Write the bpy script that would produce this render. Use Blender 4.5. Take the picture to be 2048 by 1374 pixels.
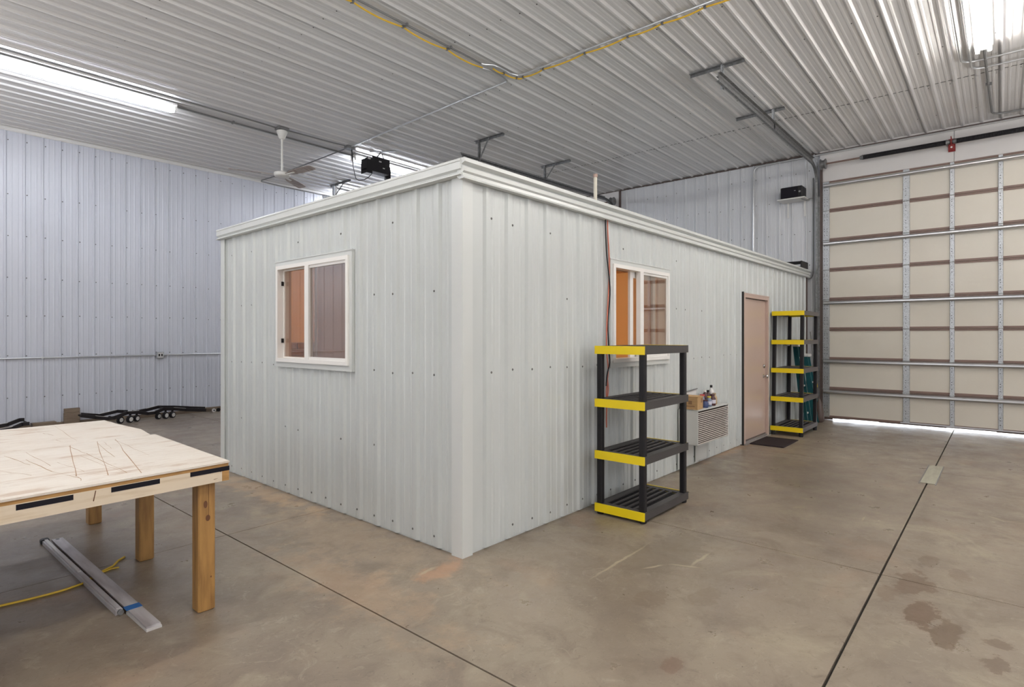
import bpy, math, random
from mathutils import Vector, Matrix

for o in list(bpy.data.objects):
    bpy.data.objects.remove(o)
SC = bpy.context.scene
C = SC.collection
random.seed(7)
PI = math.pi

# ------------------------------------------------------------------ camera, world, exposure
CAM = Vector((-2.650, -2.711, 1.48))
cd = bpy.data.cameras.new('camera')
cam = bpy.data.objects.new('camera', cd)
C.objects.link(cam)
cd.sensor_width = 36.0
cd.lens = 1140.0 / 2048 * 36.0
cd.shift_y = -15.7 / 2048
cd.clip_start = 0.05
cam.location = CAM
cam.rotation_euler = (PI / 2, 0, math.radians(40.69 - 90))
SC.camera = cam

w = bpy.data.worlds.new('world')
SC.world = w
w.use_nodes = True
w.node_tree.nodes['Background'].inputs[0].default_value = (0.86, 0.92, 1.0, 1)
w.node_tree.nodes['Background'].inputs[1].default_value = 7.0

SC.view_settings.view_transform = 'Standard'
SC.view_settings.look = 'None'
SC.view_settings.gamma = 1
SC.view_settings.use_curve_mapping = False
SC.view_settings.exposure = 1.08
SC.cycles.max_bounces = 10
SC.cycles.diffuse_bounces = 6
SC.cycles.glossy_bounces = 4
SC.cycles.caustics_reflective = False
SC.cycles.caustics_refractive = False
SC.cycles.sample_clamp_indirect = 6.0

TUBE_COOL = ((0.86, 0.91, 1.0), 30.0)
TUBE_NEUTRAL = ((1.0, 0.965, 0.91), 36.0)
# added soft fill panel in front of the closed rear wall, no opening there
dl = bpy.data.lights.new('added_rear_fill', 'AREA')
dl.shape = 'RECTANGLE'
dl.size, dl.size_y = 7.0, 4.0
dl.energy = 80
dl.color = (0.93, 0.96, 1.0)
dlo = bpy.data.objects.new('added_rear_fill', dl)
C.objects.link(dlo)
dlo.location = (-8.85, 0.0, 2.15)
dlo.rotation_euler = (PI / 2, 0, -PI / 2)
dl2 = bpy.data.lights.new('added_right_fill', 'AREA')  # second added fill panel, by the closed right wall, no door there
dl2.shape = 'RECTANGLE'
dl2.size, dl2.size_y = 8.0, 3.6
dl2.energy = 45
dl2.color = (1.0, 0.98, 0.95)
dlo2 = bpy.data.objects.new('added_right_fill', dl2)
C.objects.link(dlo2)
dlo2.location = (0.5, -7.35, 2.0)
dlo2.rotation_euler = (PI / 2, 0, 0)

# added unseen fill lamps, all behind or beside the camera, aimed at the ceiling
for k_, (x_, y_, e_) in enumerate(((4.6, -6.1, 62), (-1.0, -5.2, 50), (-6.3, 1.0, 75), (-4.8, 6.3, 45))):
    bl_ = bpy.data.lights.new('added_ceiling_fill', 'AREA')
    bl_.shape = 'DISK'
    bl_.size = 1.3
    bl_.energy = e_
    bl_.color = (1.0, 0.98, 0.955)
    bo_ = bpy.data.objects.new('added_ceiling_fill', bl_)
    C.objects.link(bo_)
    bo_.location = (x_, y_, 1.9)
    bo_.rotation_euler = (PI, 0, 0)

# ------------------------------------------------------------------ dimensions (metres)
HC = 4.75                       # ceiling
XE, YL, XR, YR = 8.64, 9.06, -9.0, -7.5   # end wall, left wall, rear wall, right wall
DO = math.radians(-0.508)       # the office stands half a degree askew
def OW(x, y, z=0.0):
    return Vector((x * math.cos(DO) - y * math.sin(DO), x * math.sin(DO) + y * math.cos(DO), z))
OFF_L, OFF_W, OFF_H = 8.50, 3.84, 2.645

# ------------------------------------------------------------------ helpers
def mat(name, col, rough=0.5, metal=0.0, noise=None, bump=None, spec=0.5, coat=0.0):
    """noise = (scale, second colour, low, high, stretch); bump = (scale, strength)"""
    m = bpy.data.materials.new(name)
    m.use_nodes = True
    nt = m.node_tree
    b = nt.nodes['Principled BSDF']
    b.inputs['Base Color'].default_value = (*col, 1)
    b.inputs['Roughness'].default_value = rough
    b.inputs['Metallic'].default_value = metal
    b.inputs['Specular IOR Level'].default_value = spec
    b.inputs['Coat Weight'].default_value = coat
    if noise or bump:
        tc = nt.nodes.new('ShaderNodeTexCoord')
        mp = nt.nodes.new('ShaderNodeMapping')
        nt.links.new(tc.outputs['Object'], mp.inputs[0])
    if noise:
        sc, c2, lo, hi = noise[:4]
        if len(noise) > 4:
            mp.inputs['Scale'].default_value = noise[4]
        n = nt.nodes.new('ShaderNodeTexNoise')
        n.inputs['Scale'].default_value = sc
        n.inputs['Detail'].default_value = 5
        nt.links.new(mp.outputs[0], n.inputs[0])
        r = nt.nodes.new('ShaderNodeMapRange')
        r.inputs[1].default_value, r.inputs[2].default_value = lo, hi
        nt.links.new(n.outputs[0], r.inputs[0])
        mx = nt.nodes.new('ShaderNodeMix')
        mx.data_type = 'RGBA'
        mx.inputs[6].default_value = (*col, 1)
        mx.inputs[7].default_value = (*c2, 1)
        nt.links.new(r.outputs[0], mx.inputs[0])
        nt.links.new(mx.outputs[2], b.inputs['Base Color'])
    if bump:
        n = nt.nodes.new('ShaderNodeTexNoise')
        n.inputs['Scale'].default_value = bump[0]
        nt.links.new(mp.outputs[0], n.inputs[0])
        bp = nt.nodes.new('ShaderNodeBump')
        bp.inputs['Strength'].default_value = bump[1]
        bp.inputs['Distance'].default_value = 0.01
        nt.links.new(n.outputs[0], bp.inputs['Height'])
        nt.links.new(bp.outputs[0], b.inputs['Normal'])
    return m

def emit(name, col, s):
    m = bpy.data.materials.new(name)
    m.use_nodes = True
    nt = m.node_tree
    b = nt.nodes['Principled BSDF']
    b.inputs['Base Color'].default_value = (0.9, 0.9, 0.9, 1)
    b.inputs['Emission Color'].default_value = (*col, 1)
    b.inputs['Emission Strength'].default_value = s
    return m

M = {}
M['office'] = mat('office_steel', (0.53, 0.555, 0.545), 0.30, noise=(1.3, (0.50, 0.52, 0.51), 0.35, 0.7))
M['office_trim'] = mat('office_trim_steel', (0.57, 0.585, 0.57), 0.3)
M['lilac'] = mat('wall_steel', (0.53, 0.545, 0.60), 0.33, noise=(1.1, (0.50, 0.515, 0.565), 0.35, 0.7))
M['ceil'] = mat('ceiling_steel', (0.66, 0.655, 0.65), 0.2, noise=(0.8, (0.63, 0.62, 0.615), 0.35, 0.7))
M['endwall'] = mat('end_wall_steel', (0.62, 0.63, 0.65), 0.33, noise=(1.1, (0.59, 0.60, 0.62), 0.35, 0.7))
M['white'] = mat('white_paint', (0.66, 0.65, 0.63), 0.4)
M['header'] = mat('header_board', (0.66, 0.64, 0.625), 0.35, noise=(2, (0.63, 0.61, 0.595), 0.4, 0.7))
M['vinyl'] = mat('vinyl_white', (0.78, 0.76, 0.73), 0.35)
M['dark'] = mat('dark_gap', (0.02, 0.018, 0.016), 0.8)
M['brown'] = mat('brown_rail', (0.20, 0.13, 0.105), 0.45)
M['brownd'] = mat('brown_jamb', (0.10, 0.07, 0.06), 0.5)
M['cream'] = mat('door_cream', (0.66, 0.62, 0.54), 0.42, noise=(1.5, (0.635, 0.59, 0.51), 0.45, 0.75), bump=(2.5, 0.05))
M['galv'] = mat('galvanised', (0.50, 0.52, 0.54), 0.38, 0.6, noise=(70, (0.34, 0.35, 0.36), 0.42, 0.62))
M['galvd'] = mat('galvanised_dull', (0.26, 0.265, 0.27), 0.45, 0.6, noise=(30, (0.17, 0.17, 0.17), 0.4, 0.65))
M['strut'] = mat('strut_steel', (0.55, 0.55, 0.56), 0.28, 0.85)
M['conduit'] = mat('conduit_steel', (0.55, 0.56, 0.57), 0.32, 0.8)
M['conduitd'] = mat('conduit_dull', (0.20, 0.20, 0.20), 0.5, 0.4)
M['black'] = mat('black_plastic', (0.010, 0.009, 0.011), 0.45, spec=0.3)
M['blacks'] = mat('black_steel', (0.014, 0.011, 0.012), 0.5, spec=0.3)
M['shelfgrey'] = mat('shelf_grey', (0.055, 0.050, 0.049), 0.5, spec=0.35)
M['shelfgrey2'] = mat('shelf_grey_light', (0.10, 0.088, 0.086), 0.5, spec=0.35)
M['yellow'] = mat('yellow_plastic', (0.80, 0.60, 0.005), 0.4)
M['cableyel'] = mat('yellow_cable', (0.70, 0.43, 0.02), 0.5)
M['cordyel'] = mat('yellow_cord', (0.62, 0.42, 0.03), 0.5)
M['red'] = mat('red_paint', (0.22, 0.012, 0.012), 0.45)
M['redcord'] = mat('red_cord', (0.55, 0.16, 0.10), 0.5)
M['orange'] = mat('orange_wall', (0.66, 0.43, 0.21), 0.6, noise=(1.2, (0.62, 0.39, 0.18), 0.4, 0.7))
M['brick'] = mat('brick_brown', (0.30, 0.18, 0.13), 0.7, noise=(9, (0.20, 0.12, 0.09), 0.4, 0.65))
M['mortar'] = mat('mortar', (0.42, 0.34, 0.27), 0.9)
M['doorpink'] = mat('door_tan', (0.49, 0.365, 0.30), 0.3, noise=(1.0, (0.46, 0.35, 0.29), 0.4, 0.7))
M['frametan'] = mat('door_frame_tan', (0.50, 0.375, 0.32), 0.4)
M['threshold'] = mat('threshold', (0.35, 0.33, 0.32), 0.4, 0.5)
M['nickel'] = mat('nickel', (0.5, 0.48, 0.46), 0.25, 0.9)
M['mat'] = mat('rubber_mat', (0.025, 0.018, 0.02), 0.8, spec=0.2, bump=(60, 0.4))
M['card'] = mat('cardboard', (0.42, 0.26, 0.12), 0.8, noise=(14, (0.36, 0.22, 0.10), 0.4, 0.7, (1, 1, 5)))
M['cardd'] = mat('cardboard_print', (0.22, 0.12, 0.06), 0.8)
M['acwhite'] = mat('cabinet_white', (0.56, 0.56, 0.54), 0.4)
M['louvre'] = mat('louvre_beige', (0.60, 0.545, 0.50), 0.5)
M['louvred'] = mat('louvre_gap', (0.05, 0.035, 0.028), 0.7)
M['teal'] = mat('teal_fibreglass', (0.008, 0.085, 0.10), 0.45)
M['ply_edge'] = mat('wood_edge', (0.42, 0.23, 0.075), 0.6, noise=(6, (0.30, 0.16, 0.05), 0.4, 0.7, (1, 8, 20)))
M['apron'] = mat('apron_painted_wood', (0.66, 0.56, 0.43), 0.55, noise=(3, (0.54, 0.42, 0.28), 0.5, 0.75, (1.2, 6, 14)))
M['leg'] = mat('treated_post', (0.36, 0.195, 0.058), 0.5, noise=(5, (0.22, 0.11, 0.032), 0.42, 0.72, (7, 7, 0.9)))
M['knot'] = mat('wood_knot', (0.12, 0.045, 0.015), 0.6)
M['tape'] = mat('black_tape', (0.008, 0.007, 0.012), 0.6, spec=0.2)
M['scratch'] = mat('scratch_brown', (0.34, 0.21, 0.12), 0.8)
M['aluminium'] = mat('aluminium', (0.56, 0.54, 0.55), 0.4, 0.35, noise=(2, (0.36, 0.33, 0.34), 0.4, 0.65, (8, 1, 1)))
M['aluw'] = mat('aluminium_pale', (0.60, 0.58, 0.57), 0.45, 0.3)
M['bluetape'] = mat('blue_tape', (0.01, 0.10, 0.32), 0.6)
M['pvc'] = mat('pvc_pipe', (0.60, 0.56, 0.47), 0.5)
M['board'] = mat('weathered_board', (0.20, 0.15, 0.105), 0.8, noise=(5, (0.14, 0.10, 0.07), 0.4, 0.7, (1, 1, 6)))
M['whitewheel'] = mat('wheel_hub_white', (0.62, 0.60, 0.57), 0.5)
M['fanwhite'] = mat('fan_white', (0.66, 0.65, 0.62), 0.4)
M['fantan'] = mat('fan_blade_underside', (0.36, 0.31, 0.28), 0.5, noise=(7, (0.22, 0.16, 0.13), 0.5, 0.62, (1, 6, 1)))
M['screwm'] = mat('screw_head', (0.12, 0.115, 0.11), 0.5, 0.3)
M['outside'] = mat('outside_concrete', (0.7, 0.7, 0.7), 0.8)
M['patch'] = mat('patch_plate', (0.36, 0.345, 0.27), 0.6, noise=(4, (0.29, 0.27, 0.21), 0.4, 0.7, (1, 6, 1)))
M['redcap'] = mat('red_cap', (0.5, 0.02, 0.03), 0.4)
M['blue'] = mat('blue_can', (0.04, 0.06, 0.16), 0.4)
M['greyblue'] = mat('greyblue_bottle', (0.18, 0.22, 0.30), 0.4)
M['maroon'] = mat('maroon_bottle', (0.06, 0.012, 0.015), 0.3)
M['labelwhite'] = mat('label_white', (0.6, 0.58, 0.66), 0.5)
M['labelyel'] = mat('label_yellow', (0.62, 0.5, 0.05), 0.5)
M['tanbottle'] = mat('tan_bottle', (0.42, 0.30, 0.18), 0.5)
M['cabbrown'] = mat('interior_cabinet', (0.33, 0.22, 0.18), 0.5)
M['blind'] = mat('roller_blind', (0.50, 0.44, 0.39), 0.8)
def translucent(name, col, f):
    m = bpy.data.materials.new(name)
    m.use_nodes = True
    nt = m.node_tree
    tr = nt.nodes.new('ShaderNodeBsdfTranslucent')
    tr.inputs[0].default_value = (*col, 1)
    nt.nodes['Principled BSDF'].inputs['Base Color'].default_value = (*col, 1)
    mx = nt.nodes.new('ShaderNodeMixShader')
    mx.inputs[0].default_value = f
    nt.links.new(nt.nodes['Principled BSDF'].outputs[0], mx.inputs[1])
    nt.links.new(tr.outputs[0], mx.inputs[2])
    nt.links.new(mx.outputs[0], nt.nodes['Material Output'].inputs[0])
    return m
M['blind'] = translucent('roller_blind', (0.66, 0.56, 0.50), .5)
M['tube_cool'] = emit('tube_cool', *TUBE_COOL)
M['tube_neutral'] = emit('tube_neutral', *TUBE_NEUTRAL)

def glass_mat(name, tint, fac):
    m = bpy.data.materials.new(name)
    m.use_nodes = True
    nt = m.node_tree
    nt.nodes.remove(nt.nodes['Principled BSDF'])
    t = nt.nodes.new('ShaderNodeBsdfTransparent')
    t.inputs[0].default_value = (*tint, 1)
    g = nt.nodes.new('ShaderNodeBsdfGlossy')
    g.inputs['Roughness'].default_value = 0.02
    lw = nt.nodes.new('ShaderNodeLayerWeight')
    lw.inputs[0].default_value = 0.5
    mr = nt.nodes.new('ShaderNodeMapRange')
    mr.inputs[3].default_value = fac
    mr.inputs[4].default_value = 1.0
    mr.clamp = True
    pw = nt.nodes.new('ShaderNodeMath')
    pw.operation = 'POWER'
    pw.inputs[1].default_value = 3.5
    nt.links.new(lw.outputs['Facing'], pw.inputs[0])
    nt.links.new(pw.outputs[0], mr.inputs[0])
    mx = nt.nodes.new('ShaderNodeMixShader')
    nt.links.new(mr.outputs[0], mx.inputs[0])
    nt.links.new(t.outputs[0], mx.inputs[1])
    nt.links.new(g.outputs[0], mx.inputs[2])
    nt.links.new(mx.outputs[0], nt.nodes['Material Output'].inputs[0])
    return m
M['glass'] = glass_mat('window_glass', (0.93, 0.91, 0.90), 0.02)
M['glass2'] = glass_mat('coated_glass', (0.88, 0.84, 0.81), 0.17)

# ---- concrete floor
SCUFFS = [(.68, -.81, .46, 1, .012), (.71, -1.02, .10, -30, .012), (.85, -1.16, .12, -65, .012), (1.02, -1.20, .18, -1, .014),
          (2.70, -1.86, .09, -2, .010), (-.28, .03, .10, 7, .02), (3.41, -2.67, .08, -130, .012)]
def concrete():
    m = bpy.data.materials.new('concrete')
    m.use_nodes = True
    nt = m.node_tree
    L = nt.links.new
    b = nt.nodes['Principled BSDF']
    geo = nt.nodes.new('ShaderNodeNewGeometry')
    def noise(scale, detail=6, rough=0.6, dist=0.0, vec=None):
        n = nt.nodes.new('ShaderNodeTexNoise')
        n.inputs['Scale'].default_value = scale
        n.inputs['Detail'].default_value = detail
        n.inputs['Roughness'].default_value = rough
        n.inputs['Distortion'].default_value = dist
        L(vec or geo.outputs['Position'], n.inputs[0])
        return n.outputs[0]
    def rng(x, a, bb, c=0.0, d=1.0):
        r = nt.nodes.new('ShaderNodeMapRange')
        for i, v in enumerate((a, bb, c, d)):
            r.inputs[i + 1].default_value = v
        L(x, r.inputs[0])
        return r.outputs[0]
    def mix(f, a, c, mode='MIX'):
        x = nt.nodes.new('ShaderNodeMix')
        x.data_type = 'RGBA'
        x.blend_type = mode
        for s, v in ((x.inputs[0], f), (x.inputs[6], a), (x.inputs[7], c)):
            if isinstance(v, tuple):
                s.default_value = (*v, 1)
            elif isinstance(v, float):
                s.default_value = v
            else:
                L(v, s)
        return x.outputs[2]
    base = mix(rng(noise(0.5, 4), 0.40, 0.60), (0.210, 0.168, 0.129), (0.264, 0.219, 0.165))
    base = mix(rng(noise(0.75, 7, 0.6, 0.8), 0.47, 0.66, 0, 0.85), base, (0.164, 0.129, 0.099))
    base = mix(rng(noise(2.6, 9, 0.68, 1.0), 0.50, 0.66, 0, 0.75), base, (0.160, 0.125, 0.095))
    base = mix(rng(noise(1.6, 7, 0.65, 1.4), 0.55, 0.70, 0, 0.7), base, (0.320, 0.273, 0.198))
    base = mix(rng(noise(1.25, 5, 0.6, 0.4), 0.58, 0.74, 0, 0.5), base, (0.320, 0.210, 0.140))
    base = mix(rng(noise(7.5, 9, 0.75, 1.6), 0.56, 0.68, 0, 0.55), base, (0.344, 0.297, 0.225))
    base = mix(rng(noise(14, 8, 0.8, 0.9), 0.55, 0.66, 0, 0.55), base, (0.132, 0.103, 0.078))
    base = mix(rng(noise(42, 5, 0.7, 0.3), 0.60, 0.72, 0, 0.45), base, (0.344, 0.301, 0.233))
    base = mix(rng(noise(55, 4, 0.6), 0.66, 0.71, 0, 0.8), base, (0.068, 0.048, 0.037))
    # stains: (x, y, rx, ry, strength)
    sep = nt.nodes.new('ShaderNodeSeparateXYZ')
    L(geo.outputs['Position'], sep.inputs[0])
    wob = rng(noise(5, 5, 0.7), 0.3, 0.7, -0.5, 0.5)
    def math_(op, a, c):
        n = nt.nodes.new('ShaderNodeMath')
        n.operation = op
        for i, v in enumerate((a, c)):
            if v is None:
                continue
            if isinstance(v, (int, float)):
                n.inputs[i].default_value = v
            else:
                L(v, n.inputs[i])
        return n.outputs[0]
    for (sx, sy, rx, ry, st, col) in (
            (1.49, -2.30, .17, .10, .75, (0.13, 0.085, 0.055)), (1.24, -2.22, .12, .05, .5, (0.16, 0.11, 0.075)),
            (1.08, -2.39, .16, .07, .85, (0.12, 0.075, 0.045)), (0.92, -2.50, .15, .05, .8, (0.12, 0.08, 0.05)),
            (0.95, -2.69, .06, .05, .7, (0.13, 0.09, 0.06)), (0.72, -2.70, .10, .05, .75, (0.13, 0.09, 0.06)),
            (1.83, -2.51, .18, .05, .45, (0.15, 0.10, 0.07)), (1.97, -2.35, .10, .05, .5, (0.13, 0.09, 0.06)),
            (-0.24, -1.60, .07, .04, .55, (0.15, 0.09, 0.06)), (0.28, -1.20, .13, .07, .55, (0.16, 0.12, 0.085)),
            (0.52, -1.42, .14, .06, .5, (0.16, 0.12, 0.085)), (1.05, -0.98, .42, .20, .55, (0.175, 0.142, 0.105)), (3.6, -1.3, .9, .35, .4, (0.17, 0.14, 0.11)), (7.0, -1.2, 1.2, .6, .35, (0.17, 0.13, 0.10)),
            (-0.72, 0.2, .25, .9, .3, (0.42, 0.28, 0.17)), (-0.25, 1.1, .35, 1.3, .3, (0.44, 0.33, 0.22)),
            (-0.2, -0.02, .28, .10, .5, (0.42, 0.22, 0.12)), (4.6, -.07, .9, .10, .6, (0.36, 0.20, 0.10)),
            (-0.1, 2.8, .18, 1.2, .5, (0.46, 0.31, 0.18))):
        dx = math_('DIVIDE', math_('SUBTRACT', sep.outputs[0], sx), rx)
        dy = math_('DIVIDE', math_('SUBTRACT', sep.outputs[1], sy), ry)
        d = math_('SQRT', math_('ADD', math_('MULTIPLY', dx, dx), math_('MULTIPLY', dy, dy)), None)
        d = math_('ADD', d, math_('MULTIPLY', wob, 1.7))
        sharp = 0.9 if col[0] < 0.2 and st > 0.4 else 0.35
        f = rng(d, sharp, 1.08, st, 0.0)
        base = mix(f, base, col)
    # pale scrape marks: (x, y, half length, degrees)
    fine = rng(noise(6, 4, 0.6), 0.3, 0.7, -0.5, 0.5)
    for (sx, sy, hl, ang, hw) in SCUFFS:
        ca, sa = math.cos(math.radians(ang)), math.sin(math.radians(ang))
        ux = math_('SUBTRACT', sep.outputs[0], sx)
        uy = math_('SUBTRACT', sep.outputs[1], sy)
        al = math_('DIVIDE', math_('ADD', math_('MULTIPLY', ux, ca), math_('MULTIPLY', uy, sa)), hl)
        ac = math_('DIVIDE', math_('SUBTRACT', math_('MULTIPLY', uy, ca), math_('MULTIPLY', ux, sa)), hw)
        ac = math_('ADD', ac, math_('MULTIPLY', fine, 1.5))
        d = math_('SQRT', math_('ADD', math_('MULTIPLY', al, al), math_('MULTIPLY', ac, ac)), None)
        base = mix(rng(d, 0.5, 1.0, 0.55, 0.0), base, (0.44, 0.37, 0.25))
    L(base, b.inputs['Base Color'])
    L(rng(noise(3, 6, 0.7), 0.3, 0.7, 0.24, 0.50), b.inputs['Roughness'])
    bp = nt.nodes.new('ShaderNodeBump')
    bp.inputs['Strength'].default_value = 0.12
    bp.inputs['Distance'].default_value = 0.01
    L(noise(30, 5), bp.inputs['Height'])
    L(bp.outputs[0], b.inputs['Normal'])
    return m
M['concrete'] = concrete()

def plywood():
    m = bpy.data.materials.new('painted_plywood')
    m.use_nodes = True
    nt = m.node_tree
    L = nt.links.new
    b = nt.nodes['Principled BSDF']
    geo = nt.nodes.new('ShaderNodeNewGeometry')
    def layer(prev, scale, stretch, lo, hi, amt, col, detail=6):
        mp = nt.nodes.new('ShaderNodeMapping')
        mp.inputs['Scale'].default_value = stretch
        L(geo.outputs['Position'], mp.inputs[0])
        n = nt.nodes.new('ShaderNodeTexNoise')
        n.inputs['Scale'].default_value = scale
        n.inputs['Detail'].default_value = detail
        n.inputs['Roughness'].default_value = 0.65
        L(mp.outputs[0], n.inputs[0])
        r = nt.nodes.new('ShaderNodeMapRange')
        for i, v in enumerate((lo, hi, 0, amt)):
            r.inputs[i + 1].default_value = v
        L(n.outputs[0], r.inputs[0])
        x = nt.nodes.new('ShaderNodeMix')
        x.data_type = 'RGBA'
        L(r.outputs[0], x.inputs[0])
        if isinstance(prev, tuple):
            x.inputs[6].default_value = (*prev, 1)
        else:
            L(prev, x.inputs[6])
        x.inputs[7].default_value = (*col, 1)
        return x.outputs[2]
    c = layer((0.68, 0.63, 0.56), 2.5, (1.5, 1.5, 1), 0.40, 0.70, 0.6, (0.60, 0.53, 0.45))
    c = layer(c, 5, (1.0, 18, 1), 0.50, 0.66, 0.6, (0.52, 0.41, 0.31))
    c = layer(c, 3.2, (0.9, 3.2, 1), 0.55, 0.66, 0.65, (0.42, 0.28, 0.18), 10)
    c = layer(c, 9, (1.0, 14, 1), 0.62, 0.68, 0.85, (0.30, 0.18, 0.11), 8)
    L(c, b.inputs['Base Color'])
    b.inputs['Roughness'].default_value = 0.5
    return m
M['ply'] = plywood()

class MB:
    """collects shapes and links them as one mesh object"""
    def __init__(s):
        s.v, s.f = [], []
    def add(s, vs, fs):
        n = len(s.v)
        s.v += [tuple(p) for p in vs]
        s.f += [tuple(i + n for i in f) for f in fs]
        return s
    def box(s, x0, x1, y0, y1, z0, z1):
        return s.add([(x0, y0, z0), (x1, y0, z0), (x1, y1, z0), (x0, y1, z0), (x0, y0, z1), (x1, y0, z1), (x1, y1, z1), (x0, y1, z1)],
                     [(0, 3, 2, 1), (4, 5, 6, 7), (0, 1, 5, 4), (1, 2, 6, 5), (2, 3, 7, 6), (3, 0, 4, 7)])
    def bbox(s, x0, x1, y0, y1, z0, z1, b=0.004):
        """box with chamfered vertical and top edges"""
        b = min(b, (x1 - x0) / 3, (y1 - y0) / 3, (z1 - z0) / 3)
        def ring(i, z):
            return [(x0 + i + b, y0 + i, z), (x1 - i - b, y0 + i, z), (x1 - i, y0 + i + b, z), (x1 - i, y1 - i - b, z),
                    (x1 - i - b, y1 - i, z), (x0 + i + b, y1 - i, z), (x0 + i, y1 - i - b, z), (x0 + i, y0 + i + b, z)]
        vs = ring(b, z0) + ring(0, z0 + b) + ring(0, z1 - b) + ring(b, z1)
        fs = [tuple(range(7, -1, -1)), tuple(range(24, 32))]
        for k in range(3):
            for i in range(8):
                j = (i + 1) % 8
                fs.append((k * 8 + i, k * 8 + j, k * 8 + 8 + j, k * 8 + 8 + i))
        return s.add(vs, fs)
    def prism(s, poly, axis, a, b):
        """extrude a polygon (two coords) along axis from a to b"""
        n = len(poly)
        def P(p, t):
            return {'x': (t, p[0], p[1]), 'y': (p[0], t, p[1]), 'z': (p[0], p[1], t)}[axis]
        vs = [P(p, a) for p in poly] + [P(p, b) for p in poly]
        fs = [tuple(range(n - 1, -1, -1)), tuple(range(n, 2 * n))] + [(i, (i + 1) % n, n + (i + 1) % n, n + i) for i in range(n)]
        return s.add(vs, fs)
    def bar(s, p, q, wd, ht, up=(0, 0, 1)):
        p, q = Vector(p), Vector(q)
        d = (q - p).normalized()
        side = d.cross(Vector(up))
        if side.length < 1e-4:
            side = d.cross(Vector((1, 0, 0)))
        side.normalize()
        u = side.cross(d)
        vs = []
        for c in (p, q):
            for a, b in ((-1, -1), (1, -1), (1, 1), (-1, 1)):
                vs.append(c + side * a * wd / 2 + u * b * ht / 2)
        return s.add(vs, [(0, 1, 2, 3), (7, 6, 5, 4), (0, 4, 5, 1), (1, 5, 6, 2), (2, 6, 7, 3), (3, 7, 4, 0)])
    def tube(s, pts, r, n=8, cap=True):
        pts = [Vector(p) for p in pts]
        rs = r if isinstance(r, (list, tuple)) else [r] * len(pts)
        base = len(s.v)
        prev = None
        for i, p in enumerate(pts):
            d = (pts[min(i + 1, len(pts) - 1)] - pts[max(i - 1, 0)]).normalized()
            if prev is None:
                a = d.cross(Vector((0, 0, 1)))
                if a.length < 0.01:
                    a = d.cross(Vector((1, 0, 0)))
            else:
                a = prev - d * prev.dot(d)
            a.normalize()
            prev = a
            b = d.cross(a)
            for k in range(n):
                t = 2 * PI * k / n
                s.v.append(tuple(p + (a * math.cos(t) + b * math.sin(t)) * rs[i]))
        for i in range(len(pts) - 1):
            for k in range(n):
                j = (k + 1) % n
                s.f.append((base + i * n + k, base + i * n + j, base + (i + 1) * n + j, base + (i + 1) * n + k))
        if cap:
            s.f.append(tuple(base + k for k in range(n - 1, -1, -1)))
            s.f.append(tuple(base + (len(pts) - 1) * n + k for k in range(n)))
        return s
    def lathe(s, c, prof, n=20):
        """prof = [(radius, z)] around a vertical axis at c"""
        base = len(s.v)
        for r, z in prof:
            for k in range(n):
                t = 2 * PI * k / n
                s.v.append((c[0] + r * math.cos(t), c[1] + r * math.sin(t), c[2] + z))
        for i in range(len(prof) - 1):
            for k in range(n):
                j = (k + 1) % n
                s.f.append((base + i * n + k, base + i * n + j, base + (i + 1) * n + j, base + (i + 1) * n + k))
        s.f.append(tuple(base + k for k in range(n - 1, -1, -1)))
        s.f.append(tuple(base + (len(prof) - 1) * n + k for k in range(n)))
        return s
    def mesh(s, name, m, smooth=False, off=(0, 0, 0)):
        me = bpy.data.meshes.new(name)
        me.from_pydata([(a - off[0], b - off[1], c - off[2]) for a, b, c in s.v], [], s.f)
        me.materials.append(M[m] if isinstance(m, str) else m)
        if smooth:
            for p in me.polygons:
                p.use_smooth = True
            try:
                me.set_sharp_from_angle(angle=math.radians(42))
            except Exception:
                pass
        me.update()
        return me
    def build(s, name, m, parent=None, smooth=False, off=(0, 0, 0), kind=None, label=None):
        o = bpy.data.objects.new(name, s.mesh(name, m, smooth, off))
        C.objects.link(o)
        if parent:
            o.parent = parent
        if kind:
            o['kind'] = kind
        if label:
            o['label'] = label
        return o

def thing(name, label, cat, loc=(0, 0, 0), rz=0.0, group=None):
    o = bpy.data.objects.new(name, None)
    C.objects.link(o)
    o.location = loc
    o.rotation_euler = (0, 0, rz)
    o['label'] = label
    o['category'] = cat
    if group:
        o['group'] = group
    return o
def tag(o, label, cat, group=None, kind=None):
    o['label'] = label
    o['category'] = cat
    if group:
        o['group'] = group
    if kind:
        o['kind'] = kind
    return o
def structure(name, label=None, loc=(0, 0, 0), rz=0.0, cat=None):
    o = bpy.data.objects.new(name, None)
    C.objects.link(o)
    o.location = loc
    o.rotation_euler = (0, 0, rz)
    o['kind'] = 'structure'
    if label:
        o['label'] = label
    if cat:
        o['category'] = cat
    return o
def sbuild(mb, name, m, label=None, cat=None, loc=(0, 0, 0), rz=0.0, smooth=False):
    o = mb.build(name, m, smooth=smooth)
    o.location = loc
    o.rotation_euler = (0, 0, rz)
    o['kind'] = 'structure'
    if label:
        o['label'] = label
    if cat:
        o['category'] = cat
    return o
def link_mesh(name, me, parent, loc=(0, 0, 0), rz=0):
    o = bpy.data.objects.new(name, me)
    C.objects.link(o)
    o.parent = parent
    o.location = loc
    o.rotation_euler = (0, 0, rz)
    return o
def copy_tree(o, parent=None):
    c = o.copy()
    C.objects.link(c)
    c.parent = parent
    for ch in o.children:
        copy_tree(ch, c)
    return c

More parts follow.
